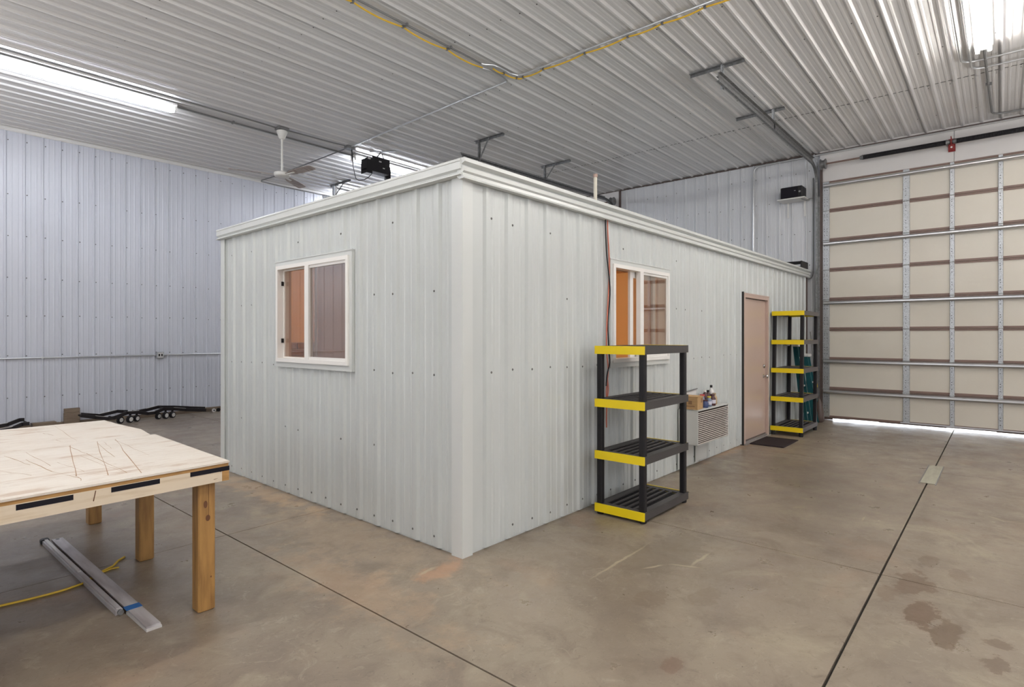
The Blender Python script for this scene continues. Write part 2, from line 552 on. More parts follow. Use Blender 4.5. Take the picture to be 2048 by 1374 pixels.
# ------------------------------------------------------------------ ribbed steel sheets
def profile(u0, u1, ribs, h=0.019, wb=0.030, wt=0.010, minor=0.0035, mw=0.014, pitch=0.2286):
    """(u, outward) points of a ribbed sheet between u0 and u1"""
    pts = []
    for c in ribs:
        pts += [(c - wb, 0), (c - wt, h), (c + wt, h), (c + wb, 0)]
        for k in (1, 2):
            m0 = c + pitch * k / 3.0
            pts += [(m0 - mw, 0), (m0 - mw * .45, minor), (m0 + mw * .45, minor), (m0 + mw, 0)]
    pts.sort()
    def ev(u):
        if u <= pts[0][0]:
            return 0.0
        for a, b in zip(pts, pts[1:]):
            if a[0] <= u <= b[0]:
                return a[1] + (b[1] - a[1]) * (u - a[0]) / max(1e-9, b[0] - a[0])
        return 0.0
    res = [(u0, ev(u0))] + [p for p in pts if u0 + 1e-4 < p[0] < u1 - 1e-4] + [(u1, ev(u1))]
    return res, ev
def sheet(u0, u1, ribs, z0, z1, holes=(), d0=0.0, **kw):
    """local frame: u -> x, outward -> -y, up -> z"""
    res, ev = profile(u0, u1, ribs, **kw)
    us = {u: d for u, d in res}
    for (a, b, c, d) in holes:
        for u in (a, b):
            if u0 < u < u1:
                us[u] = ev(u)
    L_ = sorted(us.items())
    mb = MB()
    for (ua, da), (ub, db) in zip(L_, L_[1:]):
        mid = (ua + ub) / 2
        spans = [(z0, z1)]
        for (a, b, c, d) in holes:
            if a < mid < b:
                spans = [(z0, c), (d, z1)]
        for (p, q) in spans:
            if q - p > 1e-3:
                mb.add([(ua, -da - d0, p), (ub, -db - d0, p), (ub, -db - d0, q), (ua, -da - d0, q)], [(0, 1, 2, 3)])
    return mb
def screws(pts, r=0.0080, h=0.006):
    """pts in the sheet frame (u, z, outward)"""
    mb = MB()
    for (u, z, d) in pts:
        vs, n = [], 6
        for rr, hh in ((r * 1.25, 0.0), (r, h * .5), (r * .5, h)):
            for k in range(n):
                t = 2 * PI * k / n
                vs.append((u + rr * math.cos(t), -d - hh, z + rr * math.sin(t)))
        fs = []
        for i in range(2):
            for k in range(n):
                j = (k + 1) % n
                fs.append((i * n + k, i * n + j, (i + 1) * n + j, (i + 1) * n + k))
        fs.append(tuple(2 * n + k for k in range(n)))
        mb.add(vs, fs)
    return mb

PITCH = 0.2286
# ------------------------------------------------------------------ floor
fl = sbuild(MB().box(XR - .2, XE + .35, YR - .2, YL + .2, -0.20, -0.02), 'floor', 'dark', 'bare concrete floor with sawn joints')
JG = .0035
xs = [XR, -4.32, -0.82, 1.52, 5.03, XE + 0.2]
ys = [YR, -5.95, -2.14, 1.655, 5.45, YL]
gx = [0, .0045, .0048, .0042, .0040, 0]
gy = [0, .003, .0065, .0032, .003, 0]
for i in range(5):
    for j in range(5):
        MB().box(xs[i] + gx[i], xs[i + 1] - gx[i + 1], ys[j] + gy[j], ys[j + 1] - gy[j + 1], -0.03, 0.0).build('slab', 'concrete', fl)
pp = thing('cover_plate', 'long narrow pale plate let into the wide floor joint', 'plate', (4.87, -2.145, 0))
MB().bbox(-0.49, 0.50, -0.062, 0.062, 0.0, 0.006, .003).build('plate', 'patch', pp)
MB().box(-0.52, 0.53, -0.072, -0.062, 0.0, 0.003).box(-0.52, 0.53, 0.062, 0.072, 0.0, 0.003).build('rim', 'galvd', pp)
sbuild(MB().box(XE + .35, XE + 14, YR, YL, -0.2, -0.012), 'ground', 'outside', 'pale paving outside, glimpsed under the large door')

# ------------------------------------------------------------------ building shell
D2 = (-5.25, -0.33)      # door opening beside the office (y range)
D3 = (3.90, 8.20)        # door opening behind the office
DH = 4.20
def wall_screws(n_cols, u_first, rows):
    pts = []
    for z in rows:
        for k in range(n_cols):
            if random.random() < 0.88:
                pts.append((u_first + k * PITCH + random.uniform(-.006, .006), z + random.uniform(-.012, .012), 0.0))
    return pts
# left wall (y = YL, facing -y)
wl = sbuild(MB().box(XR - .15, XE + .15, YL + .004, YL + .15, 0, HC), 'wall_left', 'lilac', 'pale lilac ribbed steel wall on the left')
r0 = -0.384 - .0 - PITCH * 38
sheet4 = sheet(-.03, 4 * PITCH + .03, [k * PITCH for k in range(-1, 6)], 0.055, HC - .045, wb=.022, wt=.009, minor=.003).mesh('ribbed_sheet', 'lilac')
sheet4b = sheet(-.03, 4 * PITCH + .03, [k * PITCH for k in range(-1, 6)], 0.055, HC - .045, d0=.0015, wb=.022, wt=.009, minor=.003).mesh('ribbed_sheet', 'lilac')
n = 0
x = r0
while x < XE - .05:
    if x + 4 * PITCH + .03 > XE:
        sheet(-.03, XE - x, [k * PITCH for k in range(-1, 6)], 0.055, HC - .045, wb=.022, wt=.009, minor=.003).build('panel', 'lilac', wl).location = (x, YL, 0)
    else:
        link_mesh('panel', sheet4 if n % 2 else sheet4b, wl, (x, YL, 0))
    x += 4 * PITCH
    n += 1
s = screws([(u - 0 + .035, z, d) for u, z, d in wall_screws(40, -0.384 - 12 * PITCH, (.5, 1.17, 1.8, 2.4, 3.05, 3.7, 4.55))]).build('screw', 'screwm', wl, kind='stuff')
s.location = (0, YL, 0)
sbuild(MB().prism([(YL - .034, HC), (YL + .01, HC), (YL + .01, HC - .07), (YL - .022, HC - .07), (YL - .034, HC - .05)], 'x', XR, XE), 'trim_1', 'white', 'white angle trim where left wall meets ceiling')
sbuild(MB().box(XR, XE, YL - .03, YL, 0, 0.06), 'baseboard_left', 'board', 'weathered brown board along the foot of the left wall')

# end wall (x = XE, facing -x)
we = structure('wall_end', 'end wall with the two overhead door openings')
mb = MB()
yy = [YR - .15, D2[0], D2[1], D3[0], D3[1], YL + .15]
for i, (a, b) in enumerate(zip(yy, yy[1:])):
    mb.box(XE + .004, XE + .15, a, b, DH if i in (1, 3) else -.02, HC)
mb.build('backing', 'lilac', we)
def end_sheets(y_hi, y_lo, z0, first):
    """sheets from y_hi down to y_lo; u runs toward -y"""
    ribs = [y_hi - (first - k * PITCH) for k in range(0, 40) if y_lo < first - k * PITCH < y_hi]
    W = y_hi - y_lo
    u, nn = 0.0, 0
    while u < W - .02:
        u2 = min(W, u + 4 * PITCH)
        o = sheet(u, u2, ribs, z0, HC - .02, d0=.0012 * (nn % 2), wb=.022, wt=.009, minor=.003).build('panel', 'endwall', we)
        o.location = (XE, y_hi, 0)
        o.rotation_euler = (0, 0, -PI / 2)
        u, nn = u2, nn + 1
end_sheets(3.78, -.22, 0.02, 3.632)
end_sheets(D2[0] - .05, YR, 0.02, D2[0] - .12)
end_sheets(YL, D3[1] + .08, 0.02, YL - .12)
o = screws([(3.78 - y, z + random.uniform(-.02, .02), 0) for z in (2.75, 3.35, 3.95, 4.45) for y in [3.60 - PITCH * k + random.uniform(-.03, .0) for k in range(17)] if random.random() < .8]).build('screw', 'screwm', we, kind='stuff')
o.location = (XE, 3.78, 0)
o.rotation_euler = (0, 0, -PI / 2)
# smooth header boards over the doors
hb = sbuild(MB().box(XE - .035, XE, D2[0] - .1, -2.146, DH, HC).box(XE - .035, XE, -2.140, -.255, DH, HC).box(XE - .03, XE, -.33, -.255, 0, DH),
            'trim_2', 'header', 'smooth white board above the near overhead door')
sbuild(MB().box(XE - .035, XE, 3.80, D3[1] + .1, DH - .2, HC).box(XE - .03, XE, 3.80, D3[0], 0, DH), 'trim_3', 'header', 'smooth white board above the door behind the office')
sbuild(MB().box(XE - .05, XE, 3.765, 3.80, 0, HC - .02), 'trim_4', 'brownd', 'dark brown upright strip beside the far overhead door')
sbuild(MB().box(XE - .05, XE - .032, D2[0] - .1, -.20, HC - .055, HC - .03).box(XE - .045, XE - .0, -.20, YL, HC - .03, HC - .012), 'trim_5', 'brownd', 'thin dark strip under the ceiling on the end wall')
# walls behind the camera
wr = sbuild(MB().box(XR - .15, XR - .004, YR - .15, YL + .15, -.02, HC), 'wall_rear', 'lilac', 'pale ribbed steel wall behind the camera')
sA = sheet(0, 12 * PITCH, [PITCH * (k + .5) for k in range(12)], 0.05, HC, wb=.022, wt=.009, minor=.003).mesh('ribbed_sheet_wide', 'lilac')
for k in range(6):
    link_mesh('panel', sA, wr, (XR, YR + k * 12 * PITCH, 0), PI / 2)
wq = sbuild(MB().box(XR - .15, XE + .15, YR - .15, YR - .004, -.02, HC), 'wall_right', 'lilac', 'pale ribbed steel wall on the right, out of the picture')
for k in range(1, 7):
    link_mesh('panel', sA, wq, (XR + k * 12 * PITCH, YR, 0), PI)

# ceiling: long sheets along x, ribs hanging down
ce = sbuild(MB().box(XR - .15, XE + .15, YR - .15, YL + .15, HC + .012, HC + .15), 'ceiling', 'ceil', 'ribbed white steel ceiling')
def ceil_sheet(x0, x1, d0):
    res, _ = profile(0, 4 * PITCH + .03, [k * PITCH for k in range(-1, 6)], h=.020, wb=.032, wt=.011, minor=.004, mw=.018)
    mb = MB()
    for (ua, da), (ub, db) in zip(res, res[1:]):
        mb.add([(x0, ua, -da - d0), (x0, ub, -db - d0), (x1, ub, -db - d0), (x1, ua, -da - d0)], [(0, 1, 2, 3)])
    return mb.mesh('ceiling_sheet', 'ceil')
SEAM = 6.60
c1, c2 = ceil_sheet(XR, SEAM, 0.0), ceil_sheet(SEAM - .05, XE, .003)
y = -0.874 - PITCH * 28
lst = []
while y < YL:
    lst.append(y)
    y += 4 * PITCH
for y in lst:
    link_mesh('panel', c1, ce, (0, y - .004, HC + .002))
    link_mesh('panel', c2, ce, (0, y, HC + .002))
# screw rows of the ceiling
mb = MB()
for X in [0.55 + 1.22 * k for k in range(-1, 7)] + [SEAM - .03]:
    for k in range(60):
        Y = -0.874 - PITCH * 10 + k * PITCH + .045
        if Y < YL - .1 and random.random() < .6:
            mb.lathe((X + random.uniform(-.02, .02), Y, HC), [(.007, 0.004), (.007, -.003), (.003, -.006)], 6)
mb.build('screw', 'screwm', ce, kind='stuff')
# shadow gap of the overlap
MB().box(SEAM - .055, SEAM - .049, YR, YL, HC - .002, HC + .003).build('lap_gap', 'dark', ce)

# ------------------------------------------------------------------ overhead doors
def overhead_door(name, y_hi, y_lo, label, stiles, gap):
    d = structure(name, label, (XE - .05, 0, 0))
    zb = [0.045] + [0.03 + 0.521 * k for k in range(1, 9)]
    X0 = 0.0
    for k in range(8):
        z0, z1 = zb[k], zb[k + 1]
        sec = MB().box(X0 + .008, X0 + .045, y_lo, y_hi, z0, z1 - .003).build('section', 'cream', d)
        # brown rails along the top and the bottom of the section, stepped
        mb = MB()
        h = .033
        mb.box(X0 - .004, X0 + .008, y_lo, y_hi, z1 - h, z1 - .004)
        mb.box(X0 - .008, X0 - .004, y_lo, y_hi, z1 - .014, z1 - .004)
        mb.box(X0 - .004, X0 + .008, y_lo, y_hi, z0 + .001, z0 + h)
        mb.box(X0 - .008, X0 - .004, y_lo, y_hi, z0 + .001, z0 + .010)
        mb.build('rail', 'brown', sec)
        for (ya, yb, wide) in stiles:
            if not (y_lo <= ya and yb <= y_hi + .02):
                continue
            yb_ = min(yb, y_hi)
            mb = MB().prism([(X0 + .008, ya), (X0 - .012, ya + .006), (X0 - .012, yb_ - .006), (X0 + .008, yb_)], 'z', z0 + .006, z1 - .010)
            # little raised rims and bolt holes
            st = mb.build('stile', 'galv', sec)
            hb_ = MB()
            m0 = (ya + yb_) / 2
            for zz in (.09, .16, .20, .36, .42, .45):
                for dy in ((-.3, .3) if wide else (0.12,)):
                    if z0 + zz < z1 - .03:
                        hb_.box(X0 - .0135, X0 - .0115, m0 + dy * (yb_ - ya) * .6 - .005, m0 + dy * (yb_ - ya) * .6 + .005, z0 + zz - .006, z0 + zz + .006)
            hb_.build('bolt_hole', 'dark', sec, kind='stuff')
            if k < 7:
                MB().box(X0 - .019, X0 - .010, ya + .004, yb_ - .004, z1 - .05, z1 - .006).box(X0 - .019, X0 - .010, ya + .004, yb_ - .004, z1 + .003, z1 + .05).tube(
                    [(X0 - .018, ya, z1 - .0015), (X0 - .018, yb_, z1 - .0015)], .008, 8).build('hinge', 'galv', d)
    # horizontal stiffening struts (U profile)
    for z in (4.115, 3.095, 2.055, 1.028, .497):
        mb = MB()
        mb.prism([(X0 - .012, z - .034), (X0 - .052, z - .026), (X0 - .064, z - .010), (X0 - .064, z + .010), (X0 - .052, z + .026), (X0 - .012, z + .034),
                  (X0 - .012, z + .030), (X0 - .049, z + .022), (X0 - .060, z + .008), (X0 - .060, z - .008), (X0 - .049, z - .022), (X0 - .012, z - .030)], 'y', y_lo + .02, y_hi - .03)
        mb.build('strut', 'strut', d)
    MB().box(X0 + .0451, X0 + .05, y_lo - .05, y_hi + .04, .046, DH + .05).build('outer_skin', 'cream', d)
    # bottom bar and rubber seal
    MB().box(X0 - .02, X0 + .05, y_lo, y_hi - 1.15, .050, .068).build('bottom_bar', 'strut', d)
    mb = MB()
    mb.box(X0 + .005, X0 + .04, y_hi - .16, y_hi, .004, .046)
    for (a, b, z) in gap:
        mb.box(X0 + .005, X0 + .04, y_hi - b, y_hi - a, z, .046)
    mb.build('bottom_seal', 'brownd', d)
    return d
ST2 = [(-.412, -.293, True), (-1.574, -1.479, False), (-2.150, -2.088, False), (-2.725, -2.665, False), (-3.29, -3.23, False), (-3.85, -3.79, False), (-4.42, -4.36, False), (-5.25, -5.14, True)]
overhead_door('door_1', -.297, -5.25, 'tall cream overhead door in eight sections with galvanised stiles', ST2,
              [(.16, .42, .028), (.42, .85, .036), (.85, 1.75, .026), (1.75, 2.35, .034), (2.35, 3.0, .024), (3.0, 4.95, .012)])
ST3 = [(3.90, 4.02, True), (5.0, 5.06, False), (6.1, 6.16, False), (7.1, 7.16, False), (8.08, 8.20, True)]
overhead_door('door_2', 8.20, 3.90, 'second overhead door hidden behind the office', ST3, [(.16, 4.3, .004)])

# upright brown stop beside the near door
sbuild(MB().box(XE - .075, XE - .03, -.297, -.262, 0.0, 4.42), 'trim_6', 'brownd', 'dark brown door stop left of the near overhead door')

def arc(c, r, a0, a1, n, fn):
    return [fn(c, r, math.radians(a0 + (a1 - a0) * k / n)) for k in range(n + 1)]
def track(y, sgn, x_in, z_in, hangers, label, brace):
    """C-shaped door track: upright, quarter bend, long horizontal run"""
    t = thing('door_track', label, 'track', (XE - .09, y, 0))
    ox = XE - .09
    R = .38
    zt = 4.475
    path = [(0, 0, .0), (0, 0, zt - R)] + [(-R + R * math.cos(a), 0, zt - R + R * math.sin(a)) for a in [math.radians(v) for v in (15, 30, 45, 60, 75, 90)]]
    path.append((x_in - ox, 0, z_in))
    mb = MB()
    for p, q in zip(path, path[1:]):
        p, q = Vector(p), Vector(q)
        d = (q - p).normalized()
        nrm = Vector((d.z, 0, -d.x))
        e = d * .002
        mb.bar(p - e, q + e, .004, .052, nrm)                       # web
        for sd in (-1, 1):
            mb.bar(p - e + nrm * .025 * sd + Vector((0, .014 * sgn, 0)), q + e + nrm * .025 * sd + Vector((0, .014 * sgn, 0)), .030, .004, nrm)
    mb.build('rail', 'galvd', t)
    # reinforcing angle above the horizontal run
    a, b = Vector(path[-2]), Vector(path[-1])
    MB().bar(a + Vector((0, 0, .040)), b + Vector((-.02, 0, .040)), .004, .045).bar(a + Vector((0, -.018 * sgn, .060)), b + Vector((-.02, -.018 * sgn, .060)), .038, .004).build('angle', 'galvd', t)
    MB().box(.02, .05, -.004 - (.03 if sgn > 0 else 0), .004 + (.0 if sgn > 0 else .03), 0.0, 3.95).build('mounting_angle', 'galvd', t)
    for (hx, ya, yb, ys_, br) in hangers:
        zr = z_in + (zt - z_in) * (hx - x_in) / (ox - R - x_in)
        hx_ = hx - ox
        mb = MB()
        mb.box(hx_ - .022, hx_ + .022, ya - y, yb - y, HC - .024, HC - .020)
        mb.box(hx_ + .018, hx_ + .022, ya - y, yb - y, HC - .058, HC - .020)
        mb.build('ceiling_angle', 'galvd', t)
        mb = MB()
        mb.box(hx_ - .020, hx_ + .020, ys_ - y - .002, ys_ - y + .002, zr - .02, HC - .022).box(hx_ - .020, hx_ - .016, ys_ - y - .002, ys_ - y + .030, zr - .02, HC - .022)
        mb.build('hanger', 'galv' if sgn > 0 else 'galvd', t)
        if br is not None:
            MB().bar((hx_, br - y, HC - .03), (hx_, ys_ - y, zr + .03), .004, .030, (1, 0, 0)).build('brace', 'galvd', t)
    return t
track(-.235, 1, 3.88, 4.445, [(4.18, -.42, .24, -.18, None), (6.00, -.37, .31, -.235, None)], 'galvanised track curving from the ceiling hangers down beside the cream door', None)
track(3.90, -1, 3.80, 4.375, [(4.18, 3.34, 3.98, 3.865, 3.66), (6.02, 3.33, 4.01, 3.90, 3.66)], 'dark track end with two hangers seen over the office corner', None)
track(8.20, 1, 3.90, 4.40, [(4.13, 7.55, 8.32, 8.15, 7.75)], 'farthest door track hanging beside the left wall', None)

def torsion(y_drum, segs, y_end, label, bracket_at):
    t = thing('torsion_spring', label, 'spring', (XE - .19, y_drum, 4.475))
    dy = lambda v: v - y_drum
    MB().tube([(0, .06 if y_end < y_drum else -.06, 0), (0, dy(y_end), 0)], .0145, 10).build('shaft', 'brown', t, smooth=True)
    prof = [(-.055, .045), (-.050, .088), (-.035, .088), (-.028, .066), (.020, .070), (.028, .092), (.040, .092), (.045, .045)]
    mb = MB()
    n_ = 20
    for (yy_, r_) in prof:
        for k in range(n_):
            mb.v.append((r_ * math.cos(2 * PI * k / n_), yy_, r_ * math.sin(2 * PI * k / n_)))
    for i in range(len(prof) - 1):
        for k in range(n_):
            j = (k + 1) % n_
            mb.f.append((i * n_ + k, i * n_ + j, (i + 1) * n_ + j, (i + 1) * n_ + k))
    mb.f.append(tuple(range(n_))); mb.f.append(tuple(range((len(prof) - 1) * n_, len(prof) * n_)))
    mb.build('cable_drum', 'conduitd', t, smooth=True)
    MB().bar((.02, .0, 0), (.14, .0, 0), .01, .09, (0, 0, 1)).build('bearing_plate', 'brownd', t)
    MB().tube([(.07, 0.02, -.05), (.075, .02, -4.3)], .004, 6).build('lift_cable', 'brownd', t)
    for (a, b) in segs:
        L_ = abs(b - a)
        nr = int(L_ / .014)
        pts, rr = [], []
        for k in range(nr * 2 + 1):
            pts.append((0, dy(a) + (dy(b) - dy(a)) * k / (nr * 2), 0))
            rr.append(.041 if k % 2 else .036)
        MB().tube(pts, rr, 12).build('spring', 'black', t, smooth=True)
        for e in (a, b):
            s_ = 1 if e == a else -1
            dd = -1 if b < a else 1
            MB().tube([(0, dy(e) - .03 * s_ * dd * 1, 0), (0, dy(e) + .02 * s_ * dd, 0)], [.030, .044], 12).build('cone', 'galvd', t, smooth=True)
    if bracket_at is not None:
        yb = dy(bracket_at)
        MB().box(-.05, .14, yb - .005, yb + .005, -.05, .075).box(.135, .145, yb - .045, yb + .045, -.12, .08).prism([(yb - .038, -.118), (yb + .030, -.118), (yb + .030, -.045), (yb - .038, -.045)], 'x', -.012, -.004).build('bracket', 'red', t, label='red centre bracket')
        MB().tube([(-.018, yb - .005, -.088), (-.010, yb - .005, -.088)], .014, 10).build('bolt', 'nickel', t)
    return t
torsion(-.335, [(-.925, -2.07), (-2.16, -3.30), (-3.5, -4.6)], -5.2, 'black torsion spring on a shaft above the cream overhead door', -2.115)
torsion(3.885, [(5.0, 6.0)], 8.1, 'dark cable drum and shaft seen just above the office roof', None)

# ------------------------------------------------------------------ office: walls, openings
WIN1 = (1.305, 2.520, 1.235, 2.135)      # y range and z range on the left face
WIN2 = (1.865, 2.985, 1.235, 2.135)      # x range on the right face
DOOR = (5.225, 6.270, 0.0, 2.055)
AC = (3.26, 4.13, .30, .68)
og = dict(loc=(0, 0, 0), rz=DO)
# inner shell (drywall) with openings
def shell_wall(parent, axis, a, b, t0, t1, hole_list, z1, name, m):
    """boxes along an axis leaving rectangular holes"""
    mb = MB()
    cuts = sorted({a, b} | {h[0] for h in hole_list} | {h[1] for h in hole_list})
    for p, q in zip(cuts, cuts[1:]):
        mid = (p + q) / 2
        sp = [(0.0, z1)]
        for h in hole_list:
            if h[0] < mid < h[1]:
                sp = [(0.0, h[2]), (h[3], z1)]
        for (u, v) in sp:
            if v - u > 1e-3:
                if axis == 'x':
                    mb.box(p, q, t0, t1, u, v)
                else:
                    mb.box(t0, t1, p, q, u, v)
    return mb.build(name, m, parent)
wA = structure('wall_office_left', 'left face of the office, pale ribbed steel with one window', **og)
wB = structure('wall_office_right', 'right face of the office, pale ribbed steel with window and door', **og)
wC = structure('wall_office_back', 'hidden back walls of the office', **og)
ZW = 2.56
shell_wall(wA, 'y', .03, OFF_W - .004, .022, .060, [WIN1], ZW, 'core', 'office')
shell_wall(wA, 'y', .10, OFF_W - .1, .060, .10, [WIN1], ZW, 'lining', 'orange')
shell_wall(wB, 'x', .03, OFF_L - .004, .022, .060, [WIN2, DOOR], ZW, 'core', 'office')
shell_wall(wB, 'x', .10, OFF_L - .1, .060, .10, [WIN2, DOOR], ZW, 'lining', 'orange')
MB().box(0, OFF_L, OFF_W - .06, OFF_W, 0, ZW).box(OFF_L - .06, OFF_L, .06, OFF_W, 0, ZW).build('core', 'office', wC)
bl = MB().box(.1, OFF_L - .06, OFF_W - .10, OFF_W - .06, 0, ZW).box(OFF_L - .1, OFF_L - .06, .1, OFF_W, 0, ZW).build('lining', 'orange', wC)
MB().box(4.6, 4.7, .1, OFF_W - .1, 0, ZW).build('partition', 'orange', wC)
sbuild(MB().box(.05, OFF_L - .05, .05, OFF_W - .05, 2.38, 2.44), 'ceiling_office', 'orange', 'warm ceiling inside the office', **og)
# brick wainscot inside on the back wall
br = MB().bbox(0, .188, -.014, 0, 0, .070, .003).mesh('brick_mesh', 'brick')
MB().box(.1, 3.2, OFF_W - .108, OFF_W - .1, .72, 1.40).build('mortar', 'mortar', wC)
for r in range(8):
    for k in range(15):
        x0 = .12 + k * .205 + (.1 if r % 2 else 0)
        link_mesh('brick', br, wC, (x0, OFF_W - .107, .82 + r * .083 - .08))
# outer ribbed sheets; their flats lie INS behind the rib tops
INS = .019
RA = [.25 + .2355 * k for k in range(0, 16)]
RB = [.24 + .2265 * k for k in range(0, 37)]
pa = dict(h=.019, wb=.029, wt=.012, minor=.0045, mw=.016)
ribsA = [OFF_W - y for y in RA]
u, k = .09, 0
edges = [0.0] + [OFF_W - (RA[i] + .03) for i in (12, 8, 4)] + [OFF_W]
for k in range(4):
    hole = (OFF_W - WIN1[1], OFF_W - WIN1[0], WIN1[2], WIN1[3])
    o = sheet(edges[k], edges[k + 1], ribsA, .012, 2.56, [hole], d0=.0012 * (k % 2) - INS, pitch=.2355, **pa).build('panel', 'office', wA)
    o.location = (0, OFF_W, 0)
    o.rotation_euler = (0, 0, -PI / 2)
edges = [0.0] + [RB[i] + .03 for i in (3, 7, 11, 15, 19, 23, 27, 31, 35)] + [OFF_L]
for k in range(len(edges) - 1):
    hs = [WIN2, DOOR]
    sheet(edges[k], edges[k + 1], RB, .012, 2.56, hs, d0=.0012 * (k % 2) - INS, pitch=.2265, **pa).build('panel', 'office', wB)
pts = []
for r_ in RA:
    for z, p_ in ((.075, 1), (1.205, 1), (1.80, .35), (2.34, .35), (.62, .35)):
        y_ = r_ + .055
        if random.random() < p_ and not (WIN1[0] - .06 < y_ < WIN1[1] + .06 and WIN1[2] - .1 < z < WIN1[3] + .1):
            pts.append((OFF_W - y_, z + random.uniform(-.008, .008), -INS))
pts += [(OFF_W - .115, z, .002 - INS) for z in (.09, .62, 1.22, 1.82, 2.36)]
o = screws(pts).build('screw', 'screwm', wA, kind='stuff')
o.location = (0, OFF_W, 0); o.rotation_euler = (0, 0, -PI / 2)
pts = []
for r_ in RB:
    for z, p_ in ((.085, .9), (1.225, .9), (1.78, .3), (2.30, .2)):
        x_ = r_ + .06
        if random.random() < p_ and not (WIN2[0] - .06 < x_ < WIN2[1] + .06 and 1.1 < z < 2.3) and not (DOOR[0] - .05 < x_ < DOOR[1] + .05):
            pts.append((x_, z + random.uniform(-.01, .01), -INS))
pts += [(.10, z, .002 - INS) for z in (.09, .62, 1.22, 1.82, 2.36)]
screws(pts).build('screw', 'screwm', wB, kind='stuff')
# corner trims
sbuild(MB().prism([(-.002, -.002), (.093, -.002), (.093, .018), (.088, .018), (.088, .003), (.003, .003), (.003, .099), (.018, .099), (.018, .104), (-.002, .104)], 'z', 0.0, 2.54), 'trim_7', 'office_trim', 'wide folded corner trim of the office', **og)
sbuild(MB().prism([(-.002, OFF_W - .09), (.003, OFF_W - .09), (.003, OFF_W + .004), (.05, OFF_W + .004), (.05, OFF_W + .009), (-.002, OFF_W + .009)], 'z', 0.0, 2.54), 'trim_8', 'office_trim', 'corner trim at the far end of the office left face', **og)
sbuild(MB().box(OFF_L - .05, OFF_L + .012, -.002, .06, 0, 2.54), 'trim_9', 'brownd', 'dark edge strip where the office meets the end wall', **og)
# eaves fascias
sbuild(MB().prism([(.02, 2.645), (-.040, 2.645), (-.044, 2.640), (-.044, 2.628), (-.040, 2.626), (-.040, 2.578), (-.022, 2.566), (-.022, 2.560), (-.044, 2.546), (-.044, 2.538), (0.0, 2.534), (.02, 2.55)], 'y', -.02, OFF_W + .03),
       'trim_10', 'office_trim', 'folded white eaves trim on the office left face', **og)
sbuild(MB().prism([(.02, 2.650), (-.050, 2.648), (-.052, 2.622), (-.018, 2.606), (-.018, 2.600)] + [(.02, 2.600)], 'x', -.03, OFF_L + .09),
       'trim_11', 'office_trim', 'upper eaves trim on the office right face', **og)
sbuild(MB().prism([(.02, 2.5985), (-.030, 2.5985), (-.044, 2.588), (-.044, 2.562), (-.030, 2.552), (-.034, 2.530), (-.044, 2.522), (-.042, 2.514), (.0, 2.512), (.02, 2.53)], 'x', -.03, OFF_L + .02),
       'trim_12', 'office_trim', 'lower gutter-like eaves trim on the office right face', **og)
sbuild(MB().box(.02, OFF_L, .02, OFF_W, 2.56, 2.64), 'roof_office', 'office', 'flat roof deck of the office', **og)

# ---- windows
def slider_window(name, W, H, label, open_left, loc, rz, shade):
    """local: x across 0..W, outward -y, z up from 0"""
    t = structure(name, label, loc, rz)
    # outer steel casing
    mb = MB()
    for (a, b, c, d) in ((-.035, W + .035, H, H + .045), (-.035, W + .035, -.048, 0), (-.035, 0, 0, H), (W, W + .035, 0, H)):
        mb.box(a, b, -.030, 0.0, c, d)
    mb.box(-.045, W + .045, -.036, -.026, H + .038, H + .048)
    mb.build('casing', 'office_trim', t)
    f = MB()
    for (a, b, c, d) in ((0, W, H - .034, H), (0, W, 0, .034), (0, .034, .034, H - .034), (W - .034, W, .034, H - .034)):
        f.box(a, b, -.046, .07, c, d)
    f.build('frame', 'vinyl', t)
    m0 = W * .475
    lo, hi = .034, H - .034
    # fixed light on the right half, nearer the outside; sliding sash on the inside
    def sash(x0, x1, y0, y1, nm, gm, wd=.032):
        s_ = MB().box(x0, x1, y0, y1, hi - wd, hi).box(x0, x1, y0, y1, lo, lo + wd).box(x0, x0 + wd, y0, y1, lo + wd, hi - wd).box(x1 - wd, x1, y0, y1, lo + wd, hi - wd).build(nm, 'vinyl', t)
        MB().box(x0 + wd, x1 - wd, (y0 + y1) / 2 - .002, (y0 + y1) / 2 + .002, lo + wd, hi - wd).build('pane', gm, s_)
        return s_
    sash(m0 - .018, W - .030, -.034, -.014, 'sash', 'glass2', .024)
    MB().box(m0 - .045, m0 + .022, -.046, .0, lo, hi).build('mullion', 'vinyl', t)
    if open_left:
        sash(m0 - .135, W - .20, .016, .040, 'sliding_sash', 'glass', .060)
    else:
        sash(.034, m0 + .03, .016, .040, 'sliding_sash', 'glass', .012)
        MB().box(.036, .046, -.008, .012, H * .22 - .02, H * .22 + .02).box(.036, .046, -.008, .012, H * .82 - .02, H * .82 + .02).build('latch', 'black', t)
    # roller blind half behind the right light
    if shade:
        MB().box(m0 - .03, W - .02, .078, .080, lo, hi).build('blind', 'blind', t)
    MB().box(0, W, .05, .10, -.001, .034).box(0, W, .05, .10, H - .034, H).box(-.0, .02, .05, .10, 0, H).box(W - .02, W, .05, .10, 0, H).build('inner_reveal', 'frametan', t)
    return t
slider_window('window_1', WIN1[1] - WIN1[0], WIN1[3] - WIN1[2], 'sliding window on the office left face', False, OW(.014, WIN1[1], WIN1[2]), DO - PI / 2, True)
slider_window('window_2', WIN2[1] - WIN2[0], WIN2[3] - WIN2[2], 'sliding window, half open, on the office right face', True, OW(WIN2[0], .014, WIN2[2]), DO, False)

